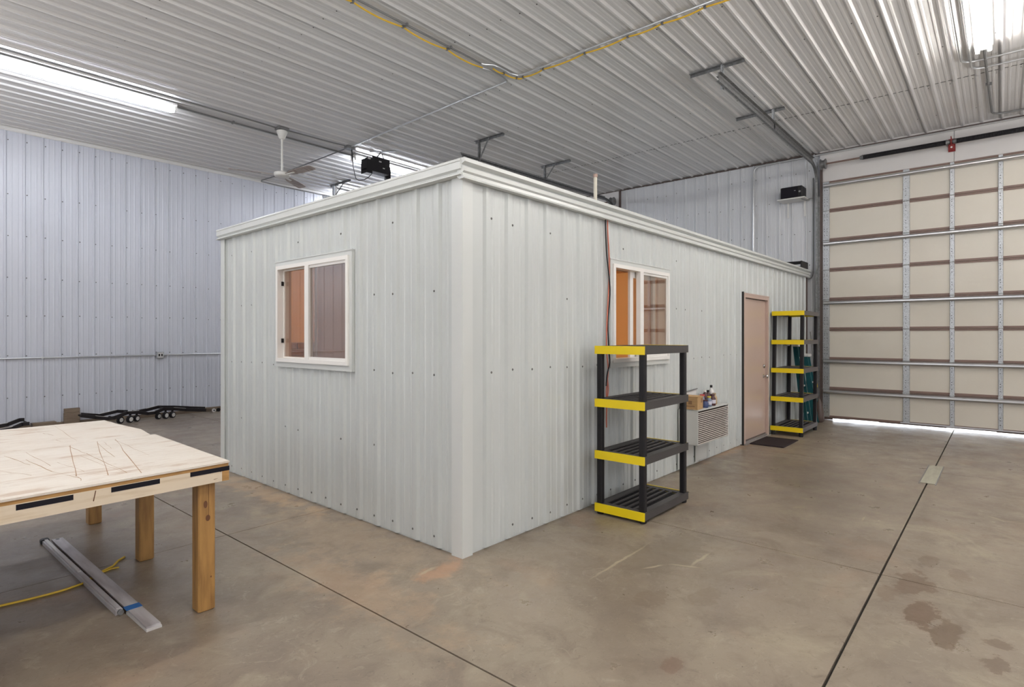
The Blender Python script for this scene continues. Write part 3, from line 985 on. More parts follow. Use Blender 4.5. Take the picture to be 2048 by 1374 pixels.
# ---- office door
dr = structure('door_3', 'tan steel entrance door of the office', OW(DOOR[0], .018, 0), DO)
W_, H_ = DOOR[1] - DOOR[0], DOOR[3]
MB().box(-.016, .0, -.042, .1, 0, H_ + .02).build('side_gap', 'dark', dr)
MB().box(0, .055, -.045, .10, 0, H_).box(W_ - .055, W_, -.045, .10, 0, H_).box(.055, W_ - .055, -.045, .10, H_ - .055, H_).box(.0, W_, -.05, -.045, H_ - .012, H_ + .006).build('door_frame', 'frametan', dr)
MB().box(.055, W_ - .055, -.006, .012, H_ - .085, H_ - .055).build('head_gap', 'dark', dr)
MB().bbox(.058, W_ - .058, -.008, .036, .028, H_ - .062, .003).build('leaf', 'doorpink', dr)
MB().box(.0, W_, -.07, .09, 0, .016).box(.05, W_ - .05, -.035, -.012, .016, .030).build('threshold', 'threshold', dr)
MB().box(.055, W_ - .055, -.014, -.006, .024, .048).build('sweep', 'brownd', dr)
kb = []
def knob(mbx, x, z, L):
    n_ = 14
    pr = [(.030, -.008), (.030, -.014), (.013, -.018), (.013, -L * .5), (.027, -L * .62), (.029, -L * .85), (.018, -L)]
    if L < .04:
        pr = [(.029, -.008), (.029, -.022), (.020, -.030), (.006, -.032)]
    b0 = len(mbx.v)
    for r_, y_ in pr:
        for k in range(n_):
            mbx.v.append((x + r_ * math.cos(2 * PI * k / n_), y_, z + r_ * math.sin(2 * PI * k / n_)))
    for i in range(len(pr) - 1):
        for k in range(n_):
            j = (k + 1) % n_
            mbx.f.append((b0 + i * n_ + k, b0 + i * n_ + j, b0 + (i + 1) * n_ + j, b0 + (i + 1) * n_ + k))
    mbx.f.append(tuple(b0 + (len(pr) - 1) * n_ + k for k in range(n_)))
    return mbx
knob(MB(), W_ - .135, 1.03, .03).build('deadbolt', 'nickel', dr, smooth=True)
knob(MB(), W_ - .135, .885, .075).build('knob', 'nickel', dr, smooth=True)

# interior things glimpsed through the windows
t = thing('cabinet', 'tall brown cabinet seen through the office left window', 'cabinet', OW(.36, OFF_W - .345, 0), DO)
MB().bbox(-.22, .17, -.16, .22, .0, 2.15, .006).build('body', 'cabbrown', t)
MB().box(-.21, -.03, -.175, -.16, .10, 2.1).build('cabinet_door', 'cabbrown', t)
MB().box(-.02, .16, -.175, -.16, .10, 2.1).build('cabinet_door', 'cabbrown', t)
ld = bpy.data.lights.new('office_lamp', 'POINT')
ld.energy = 26
ld.color = (1.0, 0.74, 0.48)
ld.shadow_soft_size = .14
lo = bpy.data.objects.new('office_lamp_light', ld)
C.objects.link(lo)
lo.location = OW(2.3, 2.2, 2.30)
t = thing('pendant_lamp', 'round warm ceiling lamp inside the office', 'lamp', OW(2.3, 2.2, 2.38), DO)
MB().lathe((0, 0, 0), [(.19, 0), (.20, -.02), (.19, -.045), (.12, -.060), (.02, -.064)], 20).build('diffuser', emit('warm_diffuser', (1, .7, .4), 3.0), t, smooth=True)
ld.energy = 33
lo.location = OW(2.3, 2.2, 2.15)

# ------------------------------------------------------------------ ceiling lights
def make_light(tubem):
    t = thing('ceiling_light', '', 'light', (0, 0, 0))
    L_ = 2.44
    MB().prism([(-.075, 0), (-.082, -.028), (-.030, -.062), (.030, -.062), (.082, -.028), (.075, 0)], 'x', 0, L_).build('housing', 'white', t)
    for sy in (-1, 1):
        MB().tube([(.03, .052 * sy, -.080), (L_ - .03, .052 * sy, -.080)], .019, 10).build('tube', tubem, t, smooth=True)
        for a in (.0, L_ - .03):
            MB().box(a, a + .03, .052 * sy - .018, .052 * sy + .018, -.100, -.045).build('socket', 'white', t)
    return t
ZF = HC - .022
proto = {'c': make_light('tube_cool'), 'n': make_light('tube_neutral')}
used = set()
LIGHTS = [
    ('n', 3.16, -2.555, 'bright twin-tube strip light at upper right of the picture'),
    ('c', -2.09, 6.13, 'bright twin-tube strip light on the left above the work table'),
    ('c', 3.25, 6.13, 'twin-tube strip light glowing behind the black opener unit'),
    ('c', 4.38, 8.50, 'small visible end of strip light by the far wall, just above the office roof'),
    ('n', -2.09, -2.555, 'twin-tube strip light above the camera'),
    ('n', -3.70, 1.75, 'added twin-tube strip light above and left of the camera, out of view'),  # unseen fixture added to brighten the office left face and table top
    ('c', -7.3, 6.13, 'strip light at the rear of the hall on the left'),
    ('n', -7.3, -2.555, 'strip light at the rear of the hall on the right'),
    ('n', 5.6, -6.0, 'added strip light near the right wall, farther end, out of view'),  # unseen fixture, placed to throw light on the cream door
    ('n', -2.09, -6.3, 'strip light near the right wall, middle'),
]
for (k, x, y, lab) in LIGHTS:
    t = proto[k] if k not in used else copy_tree(proto[k])
    used.add(k)
    t.location = (x, y, ZF)
    t['label'] = lab
    t['group'] = 'fluorescent strip lights on the ceiling'

# ------------------------------------------------------------------ conduits and cables
def conduit(pts, r, m, label, off=(0, 0, 0), clips=(), name='conduit', cat='conduit'):
    t = thing(name, label, cat, pts[0])
    o_ = Vector(pts[0])
    MB().tube([Vector(p) - o_ for p in pts], r, 8).build('pipe', m, t, smooth=True)
    for c in clips:
        MB().box(c[0] - o_.x - .010, c[0] - o_.x + .010, c[1] - o_.y - r - .016, c[1] - o_.y + r + .016, c[2] - o_.z - r - .003, c[2] - o_.z + r + .004).build('clip', m, t)
    return t
ZP = HC - .036
conduit([(-4.0, 2.03, ZP), (.573, 1.995, ZP), (2.25, 1.985, ZP)], .011, 'conduitd', 'dull conduit along the ceiling beside the left run of yellow cable', clips=[(1.13, 1.993, ZP), (1.75, 1.99, ZP)])
conduit([(2.25, 1.985, ZP), (2.30, 1.96, ZP), (2.36, 1.90, ZP), (2.45, 1.885, ZP), (2.66, 1.89, ZP), (2.77, 1.85, ZP), (2.79, 1.75, ZP), (2.788, .6, ZP), (2.785, -2.6, ZP), (2.785, -6.5, ZP)], .012, 'conduit',
        'shiny conduit crossing the ceiling beside the right run of yellow cable', clips=[(2.788, y, ZP) for y in (1.55, .9, .35, -.2)])
conduit([(2.28, 2.07, ZP), (2.45, 2.02, ZP), (2.68, 2.03, ZP), (2.80, 2.06, ZP), (2.81, 2.16, ZP), (2.875, 3.8, ZP), (2.95, 5.74, ZP)], .012, 'conduit',
        'shiny conduit from the ceiling junction toward the black opener unit', clips=[(2.83, 2.6, ZP), (2.905, 4.45, ZP)])
conduit([(2.95, 5.74, ZP), (2.96, 6.4, ZP), (2.985, 8.4, ZP), (2.95, 8.98, ZP), (2.96, 9.02, 4.70), (3.4, 9.02, 4.69), (8.5, 9.02, 4.69)], .011, 'conduitd',
        'dark conduit running on to the top of the left wall behind the fan')
conduit([(-4.0, 5.83, ZP), (1.2, 5.83, ZP), (1.55, 5.84, ZP), (1.63, 5.85, ZP), (1.70, 5.85, ZP)], .012, 'conduitd', 'dull conduit along the ceiling ending at the fan box')
conduit([(1.84, 5.83, ZP), (2.5, 5.80, ZP), (2.90, 5.77, ZP)], .011, 'conduitd', 'short dull conduit between the fan box and the junction box')
conduit([(.36, 6.14, ZP), (1.2, 6.14, ZP), (3.24, 6.14, ZP)], .015, 'conduitd', 'dark conduit joining the two left strip lights', clips=[(1.15, 6.14, ZP)])
# junction box
t = thing('junction_box', 'small junction box where the ceiling conduits meet above the opener', 'box', (2.95, 5.78, HC - .02))
MB().bbox(-.07, .07, -.06, .06, -.05, 0, .004).build('body', 'conduitd', t)
MB().box(-.075, .075, -.065, .065, -.054, -.050).build('lid', 'galvd', t)
# yellow cables
def sag(anchor, amp, m, label, r=.0075, side=None):
    r = .009
    pts = []
    for a, b in zip(anchor, anchor[1:]):
        a, b = Vector(a), Vector(b)
        for k in range(8):
            f = k / 8
            p = a.lerp(b, f)
            s_ = 4 * f * (1 - f) * amp
            p.z -= s_ * .8
            if side is not None:
                p += Vector(side) * s_
            pts.append(p)
    pts.append(Vector(anchor[-1]))
    t_ = thing('cable', label, 'cable', pts[0])
    MB().tube([p - pts[0] for p in pts], r, 8).build('sheath', m, t_, smooth=True)
    mb_ = MB()
    for a in anchor[1:-1]:
        q = Vector(a) - pts[0]
        mb_ = MB().box(q.x - .012, q.x + .012, q.y - .012, q.y + .012, q.z - .012, q.z + .014)
        mb_.build('clip', 'conduitd', t_)
    return t_
zc = HC - .045
sag([(-.3, 2.09, zc), (.52, 2.045, zc), (1.12, 2.035, zc), (1.74, 2.03, zc), (2.32, 2.03, zc)], .020, 'cableyel', 'yellow cable sagging between clips, left of the ceiling bend', side=(0, .8, 0))
sag([(2.42, 1.95, zc), (2.60, 1.94, zc), (2.80, 1.90, zc), (2.83, 1.82, zc), (2.828, 1.50, zc), (2.826, .90, zc), (2.826, .35, zc), (2.826, -.05, zc), (2.826, -.5, zc), (2.826, -1.1, zc), (2.826, -2.0, zc), (2.826, -6.4, zc)], .014, 'cableyel',
    'yellow cable sagging between clips, right of the ceiling bend', side=(.9, 0, 0))
# looped conduits beside the right strip light
def rounded(pts, R, n_=6):
    out = [Vector(pts[0])]
    for a, b, c in zip(pts, pts[1:], pts[2:]):
        a, b, c = Vector(a), Vector(b), Vector(c)
        p = b + (a - b).normalized() * R
        q = b + (c - b).normalized() * R
        for k in range(n_ + 1):
            f = k / n_
            out.append(p.lerp(b, f).lerp(b.lerp(q, f), f))
    out.append(Vector(pts[-1]))
    return out
conduit(rounded([(-3, -2.31, ZP), (6.0, -2.345, ZP), (6.0, -7.3, ZP)], .16), .013, 'conduit', 'ceiling conduit that turns right in front of the right strip light, inner of two')
conduit(rounded([(-3, -2.40, ZP - .0), (6.28, -2.43, ZP), (6.28, -7.3, ZP)], .16), .013, 'conduit', 'ceiling conduit that turns right in front of the right strip light, outer of two')
conduit(rounded([(5.62, -2.555, ZP), (8.28, -2.60, ZP), (8.30, -7.3, ZP)], .18), .014, 'conduitd', 'dark conduit from the right strip light to the end wall', clips=[(6.9, -2.58, ZP)])
# conduit on the end wall
conduit(rounded([(8.585, .879, 2.70), (8.585, .879, 4.69), (8.585, -.9, 4.690)], .14), .016, 'conduit', 'bent conduit rising on the end wall above the office roof', clips=[(8.59, .879, 3.1)])
conduit([(8.585, -.9, 4.688), (8.575, -7.3, 4.688)], .013, 'conduit', 'thin bright conduit along the top of the end wall above the cream door')
conduit(rounded([(8.53, .02, 2.500), (8.60, -.125, 2.50), (8.60, -.150, 2.62), (8.60, -.150, 4.30)], .06), .010, 'conduitd', 'thin conduit curving out of the office corner up the end wall')
conduit(rounded([(8.60, -.205, 0.02), (8.60, -.205, 4.60), (8.60, -.16, 4.72)], .06), .012, 'galv', 'upright conduit between office and cream door')
# wall conduit and outlet on the left wall
conduit([(-6, YL - .032, 1.123), (1.02, YL - .032, 1.123)], .012, 'conduit', 'thin conduit along the left wall, left of the outlet', clips=[(-.62, YL - .030, 1.123)])
conduit([(1.13, YL - .032, 1.126), (6.5, YL - .032, 1.135)], .012, 'conduit', 'thin conduit along the left wall, right of the outlet')
t = thing('outlet_box', 'grey outlet box on the left wall conduit', 'outlet', (1.075, YL - .022, 1.124))
MB().bbox(-.058, .058, -.045, 0, -.058, .058, .006).build('body', 'galv', t)
MB().box(-.045, .045, -.049, -.045, -.045, .045).build('cover_plate', 'aluw', t)
for sx in (-1, 1):
    MB().box(sx * .022 - .012, sx * .022 + .012, -.051, -.049, -.022, .022).build('socket', 'black', t)

# ------------------------------------------------------------------ ceiling fan
t = thing('ceiling_fan', 'white three-blade ceiling fan on a long rod', 'fan', (1.763, 5.826, HC - .02))
MB().bbox(-.085, .085, -.07, .07, -.045, .0, .004).build('mounting_box', 'conduitd', t)
MB().lathe((0, 0, 0), [(.060, -.045), (.082, -.055), (.080, -.075), (.045, -.165), (.030, -.180), (.014, -.185)], 20).build('canopy', 'fanwhite', t, smooth=True)
MB().tube([(0, 0, -.17), (0, 0, -.70)], .017, 12).build('rod', 'fanwhite', t, smooth=True)
MB().lathe((0, 0, 0), [(.02, -.682), (.06, -.686), (.105, -.700), (.120, -.715), (.120, -.750), (.108, -.765), (.05, -.775), (.02, -.776)], 28).build('motor', 'fanwhite', t, smooth=True)
for az in (-83, 37, 157):
    a = math.radians(az)
    R_ = Matrix.Rotation(a, 4, 'Z') @ Matrix.Rotation(math.radians(-11), 4, 'X')
    mb = MB()
    xs_ = [.11, .18, .26, .55, .74, .755]
    wd = [.030, .036, .060, .072, .066, .044]
    vs = []
    for x_, w2 in zip(xs_, wd):
        for (yy_, zz_) in ((-w2, .0), (w2, .0), (w2, .006), (-w2, .006)):
            vs.append(R_ @ Vector((x_, yy_, zz_ )) + Vector((0, 0, -.742)))
    fs = [(0, 1, 2, 3), (23, 22, 21, 20)]
    for i in range(5):
        for k in range(4):
            j = (k + 1) % 4
            fs.append((i * 4 + k, (i + 1) * 4 + k, (i + 1) * 4 + j, i * 4 + j))
    mb.add(vs, fs)
    b_ = mb.build('blade', 'fantan', t)
    m2 = MB()
    m2.bar(R_ @ Vector((.10, 0, -.004)) + Vector((0, 0, -.742)), R_ @ Vector((.30, 0, -.004)) + Vector((0, 0, -.742)), .035, .008)
    m2.build('blade_bracket', 'fanwhite', b_)

# ------------------------------------------------------------------ black opener unit with its hanging straps
t = thing('door_opener', 'black open-bottomed opener unit hung below the ceiling in front of a lamp', 'opener', (3.40, 5.60, 4.30))
MB().box(-.12, .25, -.012, .0, .05, .31).box(-.232, -.12, -.012, .0, .0, .26).box(.25, .272, -.012, .0, -.04, .18).box(-.232, .272, .0, .16, .055, .075).box(-.232, -.22, .0, .16, .0, .25).box(.262, .274, .0, .16, -.04, .20).box(-.12, .25, .15, .16, .06, .29).build('housing', 'black', t)
MB().box(-.12, .24, .0, .15, .045, .055).build('underside', 'galvd', t)
MB().box(-.215, -.16, -.016, -.010, .235, .262).box(.02, .07, -.016, -.012, .23, .25).box(.10, .14, -.016, -.012, .13, .145).build('fitting', 'aluw', t)
MB().bar((.0, .05, .30), (.10, .05, .428), .02, .006, (0, 1, 0)).bar((.22, .06, .20), (.17, .10, .428), .02, .006, (0, 1, 0)).build('strap', 'galvd', t)
MB().bar((-.05, .16, .425), (.23, -.22, .425), .03, .012).build('ceiling_bar', 'galvd', t)
t = thing('cable', 'black power cord drooping from the junction box to the opener unit', 'cord', (2.99, 5.78, 4.70))
pts = [(0, 0, 0), (.01, 0, -.12), (.03, .0, -.28), (.06, .0, -.42), (.09, .0, -.50), (.14, 0, -.515), (.22, -.05, -.50), (.28, -.1, -.45), (.32, -.15, -.38)]
MB().tube(pts, .007, 6).build('cord', 'black', t, smooth=True)
MB().tube([(0, 0, .0), (.025, 0, -.22)], .012, 8).build('plug', 'black', t)
conduit([(4.17, 8.15, 4.72), (4.17, 8.15, 4.1)], .022, 'white', 'short white upright pipe beyond the office roof, left of the corner')

# ------------------------------------------------------------------ roof-top bits
t = thing('vent_pipe', 'cream plastic pipe standing on the office roof', 'pipe', OW(2.10, .32, 2.64), DO)
MB().tube([(0, 0, 0), (0, 0, .40)], .017, 12).build('pipe', 'pvc', t, smooth=True)
MB().lathe((0, 0, .385), [(.022, 0), (.023, .030), (.018, .033)], 12).build('collar', 'cabbrown', t, smooth=True)
t = thing('tray', 'dark shallow tray lying at the far end of the office roof', 'tray', OW(8.10, .10, 2.645), DO)
MB().prism([(-.16, .0), (.13, 0), (.16, .03), (.16, .10), (.13, .10), (.13, .03), (-.14, .02), (-.14, .11), (-.16, .11)], 'x', -.2, .2).build('body', 'blacks', t)
MB().box(-.2, .2, -.14, .15, .095, .105).build('lid', 'blacks', t)

# ------------------------------------------------------------------ speaker on its shelf
t = thing('wall_shelf', 'small white bracket shelf high on the end wall', 'shelf', (XE - .02, .15, 3.935))
MB().bbox(-.33, 0, -.235, .225, -.022, 0, .004).build('board', 'white', t)
MB().bar((-.02, -.16, -.02), (-.02, -.16, -.30), .012, .03, (0, 1, 0)).bar((-.02, .12, -.02), (-.02, .12, -.30), .012, .03, (0, 1, 0)).build('bracket', 'white', t)
t = thing('speaker', 'black box speaker lying on the high wall shelf', 'speaker', (XE - .34, .14, 3.936))
MB().bbox(.02, .30, -.175, .185, 0, .205, .010).build('body', 'black', t)
MB().box(.008, .020, -.10, .170, .012, .195).build('grille', 'tape', t)
MB().tube([(.005, -.135, .10), (.020, -.135, .10)], .018, 14).build('horn', 'galvd', t, smooth=True)
MB().box(.005, .008, -.07, -.045, .120, .128).build('badge', 'galv', t)
t = thing('cable', 'thin speaker lead crossing from the shelf to the upright conduit', 'cord', (8.32, -.02, 3.90))
MB().tube([(0, 0, 0), (.15, -.05, -.01), (.22, -.10, .03), (.27, -.13, .035)], .006, 6).build('cord', 'conduitd', t, smooth=True)

# ------------------------------------------------------------------ cords beside the right window
def wall_cord(pts, m, label):
    o_ = OW(*pts[0]) + Vector((0, .014, 0))
    t_ = thing('cord', label, 'cord', o_, DO)
    P_ = [Vector(p) - Vector(pts[0]) for p in pts]
    # smooth the run
    Q = []
    for i in range(len(P_) - 1):
        for k in range(4):
            f = k / 4
            a_, b_ = P_[i], P_[i + 1]
            c_ = P_[i - 1] if i else a_
            d_ = P_[i + 2] if i + 2 < len(P_) else b_
            Q.append(.5 * ((2 * a_) + (-c_ + b_) * f + (2 * c_ - 5 * a_ + 4 * b_ - d_) * f * f + (-c_ + 3 * a_ - 3 * b_ + d_) * f ** 3))
    Q.append(P_[-1])
    MB().tube(Q, .0065, 6).build('sheath', m, t_, smooth=True)
wall_cord([(1.745, -.028, 2.53), (1.75, -.028, 2.40), (1.765, -.030, 2.2), (1.80, -.034, 2.0), (1.81, -.036, 1.85), (1.785, -.03, 1.6), (1.795, -.034, 1.35), (1.80, -.04, 1.24), (1.77, -.03, 1.13), (1.755, -.03, 1.03)], 'black', 'black cord hanging down beside the half open window')
wall_cord([(1.785, -.026, 2.53), (1.79, -.026, 2.40), (1.815, -.026, 2.15), (1.805, -.026, 1.9), (1.775, -.026, 1.6), (1.765, -.028, 1.35), (1.79, -.03, 1.18), (1.762, -.028, .98), (1.775, -.03, .90), (1.80, -.03, .86)], 'redcord', 'red cord hanging beside the black one at the half open window')
wall_cord([(1.775, -.028, 1.12), (1.79, -.03, 1.0), (1.77, -.03, .9), (1.76, -.03, .75), (1.762, -.03, .66)], 'redcord', 'loose red cord tail hanging behind the near shelf unit')

# ------------------------------------------------------------------ wall air conditioner
t = thing('air_conditioner', 'white through-wall air conditioner with beige louvred front', 'air conditioner', OW(AC[0], 0, AC[2]), DO)
aw, ah, ad = AC[1] - AC[0], AC[3] - AC[2], .22
MB().box(0, aw, -ad, .0, 0, .006).box(0, aw, -ad - .012, .0, ah - .008, ah).box(0, .010, -ad, .0, 0, ah).box(aw - .012, aw, -ad, .0, 0, ah).build('case', 'acwhite', t)
MB().box(.01, aw - .012, -ad + .03, -.02, .006, ah - .008).build('core', 'louvred', t)
mb = MB()
nl = 17
for k in range(nl):
    z = .012 + (ah - .03) * k / nl
    mb.prism([(-ad - .004, z), (-ad + .016, z - .002), (-ad + .016, z + .003), (-ad - .004, z + .0105)], 'x', .012, aw - .012)
mb.build('louvre', 'louvre', t, kind='stuff')
sbuild(MB().box(3.24, 3.62, -.004, .002, .02, .285).box(3.70, 4.02, -.004, .002, .03, .27), 'trim_13', 'office_trim', 'patch of flat sheet under the air conditioner', **og)
ZA = AC[3] + .001
def on_ac(x, y):
    return OW(x, y, ZA)
t = thing('cardboard_box', 'brown cardboard box on the air conditioner', 'box', on_ac(3.37, -.112), DO + .06)
MB().box(-.085, .085, -.085, .085, 0, .135).build('body', 'card', t)
MB().box(-.087, .088, -.09, .09, .134, .142).build('flap', 'card', t)
MB().box(-.0862, -.0848, -.055, .045, .030, .040).box(-.0862, -.0848, -.025, .015, .055, .095).box(.02, .07, -.0862, -.0848, .07, .12).build('print', 'cardd', t)
t = thing('tray', 'pale shallow tray leaning on the wall behind the cardboard box', 'tray', on_ac(3.50, -.035), DO)
MB().bar((-.18, 0, .0), (-.18, 0, .19), .004, .01).add([(-.18, -.01, 0), (.16, -.01, 0), (.16, .008, .19), (-.18, .008, .17), (-.18, -.004, 0), (.16, -.004, 0), (.16, .012, .19), (-.18, .012, .17)],
     [(0, 1, 2, 3), (7, 6, 5, 4), (0, 4, 5, 1), (1, 5, 6, 2), (2, 6, 7, 3), (3, 7, 4, 0)]).build('body', 'white', t)
MB().bar((-.18, -.006, .178), (.16, -.006, .196), .012, .008).build('rim', 'galvd', t)
def bottle(x, y, h, r, m, cap, label, lab=None, neck=.4):
    t_ = thing('bottle', label, 'bottle', on_ac(x, y), 0, 'containers on the air conditioner')
    MB().lathe((0, 0, 0), [(r * .9, 0), (r, .006), (r, h * .60), (r * .8, h * .72), (r * neck, h * .82), (r * neck, h * .88)], 14).build('body', m, t_, smooth=True)
    MB().lathe((0, 0, 0), [(r * (neck + .1), h * .87), (r * (neck + .1), h), (r * neck * .8, h * 1.005)], 12).build('cap', cap, t_, smooth=True)
    if lab:
        MB().lathe((0, 0, 0), [(r * 1.01, h * .2), (r * 1.02, h * .22), (r * 1.02, h * .50), (r * 1.01, h * .52)], 14).build('sticker', lab, t_, smooth=True)
bottle(3.56, -.17, .085, .040, 'blue', 'maroon', 'squat dark blue can next to the cardboard box', None, .8)
bottle(3.63, -.11, .135, .034, 'greyblue', 'redcap', 'bottle with a tall red cap on the air conditioner', 'labelwhite', .7)
bottle(3.68, -.17, .115, .030, 'greyblue', 'labelyel', 'grey-blue bottle with a yellow top on the air conditioner', 'labelwhite', .6)
bottle(3.76, -.09, .175, .034, 'maroon', 'vinyl', 'dark bottle with a white cap, tallest but one of the cluster')
bottle(3.80, -.16, .130, .038, 'maroon', 'maroon', 'fat maroon bottle with a white label, front of the cluster', 'labelwhite', .6)
bottle(3.87, -.08, .165, .034, 'maroon', 'black', 'dark bottle with a black cap behind the maroon ones', 'labelwhite')
bottle(3.93, -.13, .130, .034, 'tanbottle', 'tanbottle', 'tan bottle at the right of the cluster', None, .5)
bottle(3.99, -.07, .215, .036, 'aluw', 'black', 'pale spray bottle, tallest and rightmost of the cluster', None, .3)

# ------------------------------------------------------------------ shelving units
def shelving(loc, rz, W, D, tops, lean, label, grating_fine, dull):
    """local: front-left corner at origin, x along the long side, y toward the wall"""
    t_ = thing('shelving_unit', label, 'shelves', loc, rz, 'black and yellow plastic shelving units')
    th = .064
    for i, zt in enumerate(tops):
        o_ = lean * zt
        z0 = zt - th
        sh = MB()
        # side skirts along the long sides and the hollow deck frame
        sh.box(o_ + .012, o_ + W + .001, 0, .012, z0, zt)
        sh.box(o_ + .012, o_ + W - .012, D - .012, D, z0, zt)
        sh.box(o_ + .012, o_ + W - .012, .012, .065, zt - .012, zt - .002)
        sh.box(o_ + .012, o_ + W - .012, D - .065, D - .012, zt - .012, zt - .002)
        sh.box(o_ + .012, o_ + .075, .065, D - .065, zt - .012, zt - .002)
        sh.box(o_ + W - .075, o_ + W - .012, .065, D - .065, zt - .012, zt - .002)
        s_ = sh.build('shelf', dull, t_)
        g = MB()
        sl = MB()
        nb = 5
        for k in range(1, nb):
            y_ = .065 + (D - .13) * k / nb
            sl.box(o_ + .075, o_ + W - .075, y_ - .009, y_ + .009, zt - .018, zt - .002)
        nx = 30 if grating_fine else 20
        for k in range(1, nx):
            x_ = .075 + (W - .15) * k / nx
            g.box(o_ + x_ - .0035, o_ + x_ + .0035, .065, D - .065, zt - .030, zt - .010)
        g.build('grating', 'black', s_)
        sl.build('slat', dull, s_)
        for (a, b, y0_) in ((-.0, .012, -.002), (W - .012, W, .0125)):
            MB().box(o_ + a - .001, o_ + b, y0_, D + .002, z0 - .002, zt + .001).build('end_trim', 'yellow', s_, label='yellow end trim')
        # legs up to the next shelf
        zn = (tops[i + 1] - th) if i + 1 < len(tops) else None
        if zn:
            on = lean * zn
            for (lx, ly) in ((.016, .006), (W - .066, .006), (.016, D - .056), (W - .066, D - .056)):
                q = MB()
                a_, b_ = (o_ + lx, ly, zt - .01), (on + lx, ly, zn + .005)
                vs = []
                for (px, py, pz) in (a_, b_):
                    c_ = .008
                    vs += [(px + c_, py, pz), (px + .05 - c_, py, pz), (px + .05, py + c_, pz), (px + .05, py + .05 - c_, pz), (px + .05 - c_, py + .05, pz), (px + c_, py + .05, pz), (px, py + .05 - c_, pz), (px, py + c_, pz)]
                fs = [tuple(range(7, -1, -1)), tuple(range(8, 16))] + [(k, (k + 1) % 8, 8 + (k + 1) % 8, 8 + k) for k in range(8)]
                q.add(vs, fs).build('leg', 'black', t_)
    for (lx, ly) in ((.04, .03), (W - .04, .03), (.04, D - .03), (W - .04, D - .03)):
        MB().lathe((lx, ly, 0), [(.026, 0), (.030, .006), (.030, tops[0] - th + .002)], 12).build('foot', 'black', t_)
    return t_
shelving((1.395, -.592, 0), 0, .828, .450, [.090, .527, .957, 1.395], 0.0, 'four-tier black shelf unit with yellow ends, nearest, in front of the window', True, 'shelfgrey')
shelving((6.372, -.515, 0), 0, .885, .445, [.130, .570, .993, 1.416, 1.847], .045, 'five-tier black and yellow shelf unit, leaning slightly, beside the tan door', False, 'shelfgrey2')

# ------------------------------------------------------------------ door mat
t = thing('door_mat', 'dark rubber mat on the floor in front of the tan door', 'mat', (5.72, -.31, 0))
MB().bbox(-.36, .36, -.225, .225, .0, .010, .005).build('pad', 'mat', t)
MB().box(-.345, .345, -.21, -.20, .010, .013).box(-.345, .345, .20, .21, .010, .013).box(-.345, -.335, -.20, .20, .010, .013).box(.335, .345, -.20, .20, .010, .013).build('rim', 'mat', t)

# ------------------------------------------------------------------ folded step ladders and a broom behind the far shelf unit
def ladder(bx, by, tx, ty, h, wd, label, m='teal', rungs=5):
    t_ = thing('step_ladder', label, 'ladder', (bx, by, 0))
    dx, dy_ = tx - bx, ty - by
    for s_ in (0, 1):
        for (off_, nm) in ((0, 'rail'), (.055, 'rear_rail')):
            MB().bar((s_ * wd, -off_, 0), (s_ * wd * .72 + dx, dy_ - off_ * .5, h), .022, .046, (0, 1, 0)).build(nm, m, t_)
    for k in range(rungs):
        f = (k + .8) / (rungs + .6)
        MB().box(dx * f, dx * f + wd * (1 - .28 * f), dy_ * f - .05, dy_ * f + .02, h * f - .012, h * f + .012).build('step', 'aluw', t_)
    MB().bbox(dx - .02, dx + wd * .72 + .03, dy_ - .07, dy_ + .03, h, h + .05, .008).build('cap', 'white', t_)
    return t_
ladder(7.72, -.20, 7.42, -.14, 1.30, .22, 'folded teal step ladder leaning behind the far shelf unit, left')
ladder(8.10, -.27, 8.00, -.15, 1.12, .18, 'shorter teal step ladder behind the far shelf unit, right', rungs=4)
t = thing('tool_handle', 'thin pole with a yellow grip leaning behind the far shelf unit', 'pole', (8.42, -.30, 0))
MB().tube([(0, 0, 0.0), (-.12, .13, 1.55)], .010, 8).build('pole', 'conduitd', t)
MB().tube([(-.045, .049, .58), (-.055, .060, .70)], .020, 8).build('grip', 'yellow', t)
MB().prism([(-.04, 0), (.06, 0), (.03, .20), (-.02, .20)], 'y', -.03, .0).build('head', 'cordyel', t)
t = thing('canvas_bag', 'dark brown bag hanging low behind the far shelf unit', 'bag', (8.18, -.34, 0))
MB().lathe((0, 0, 0), [(.05, 0), (.075, .03), (.07, .16), (.045, .30), (.012, .40)], 10).build('body', 'brownd', t, smooth=True)
MB().tube([(0, 0, .38), (-.01, .02, .44), (.01, .03, .40)], .006, 6).build('strap', 'brownd', t)
t = thing('metal_box', 'small white switch box low on the wall behind the far shelf unit', 'box', OW(7.30, -.022, 1.36), DO)
MB().bbox(-.16, .22, -.03, 0, -.045, .03, .004).build('body', 'aluw', t)
MB().box(.0, .05, -.034, -.03, -.02, .005).build('slot', 'black', t)

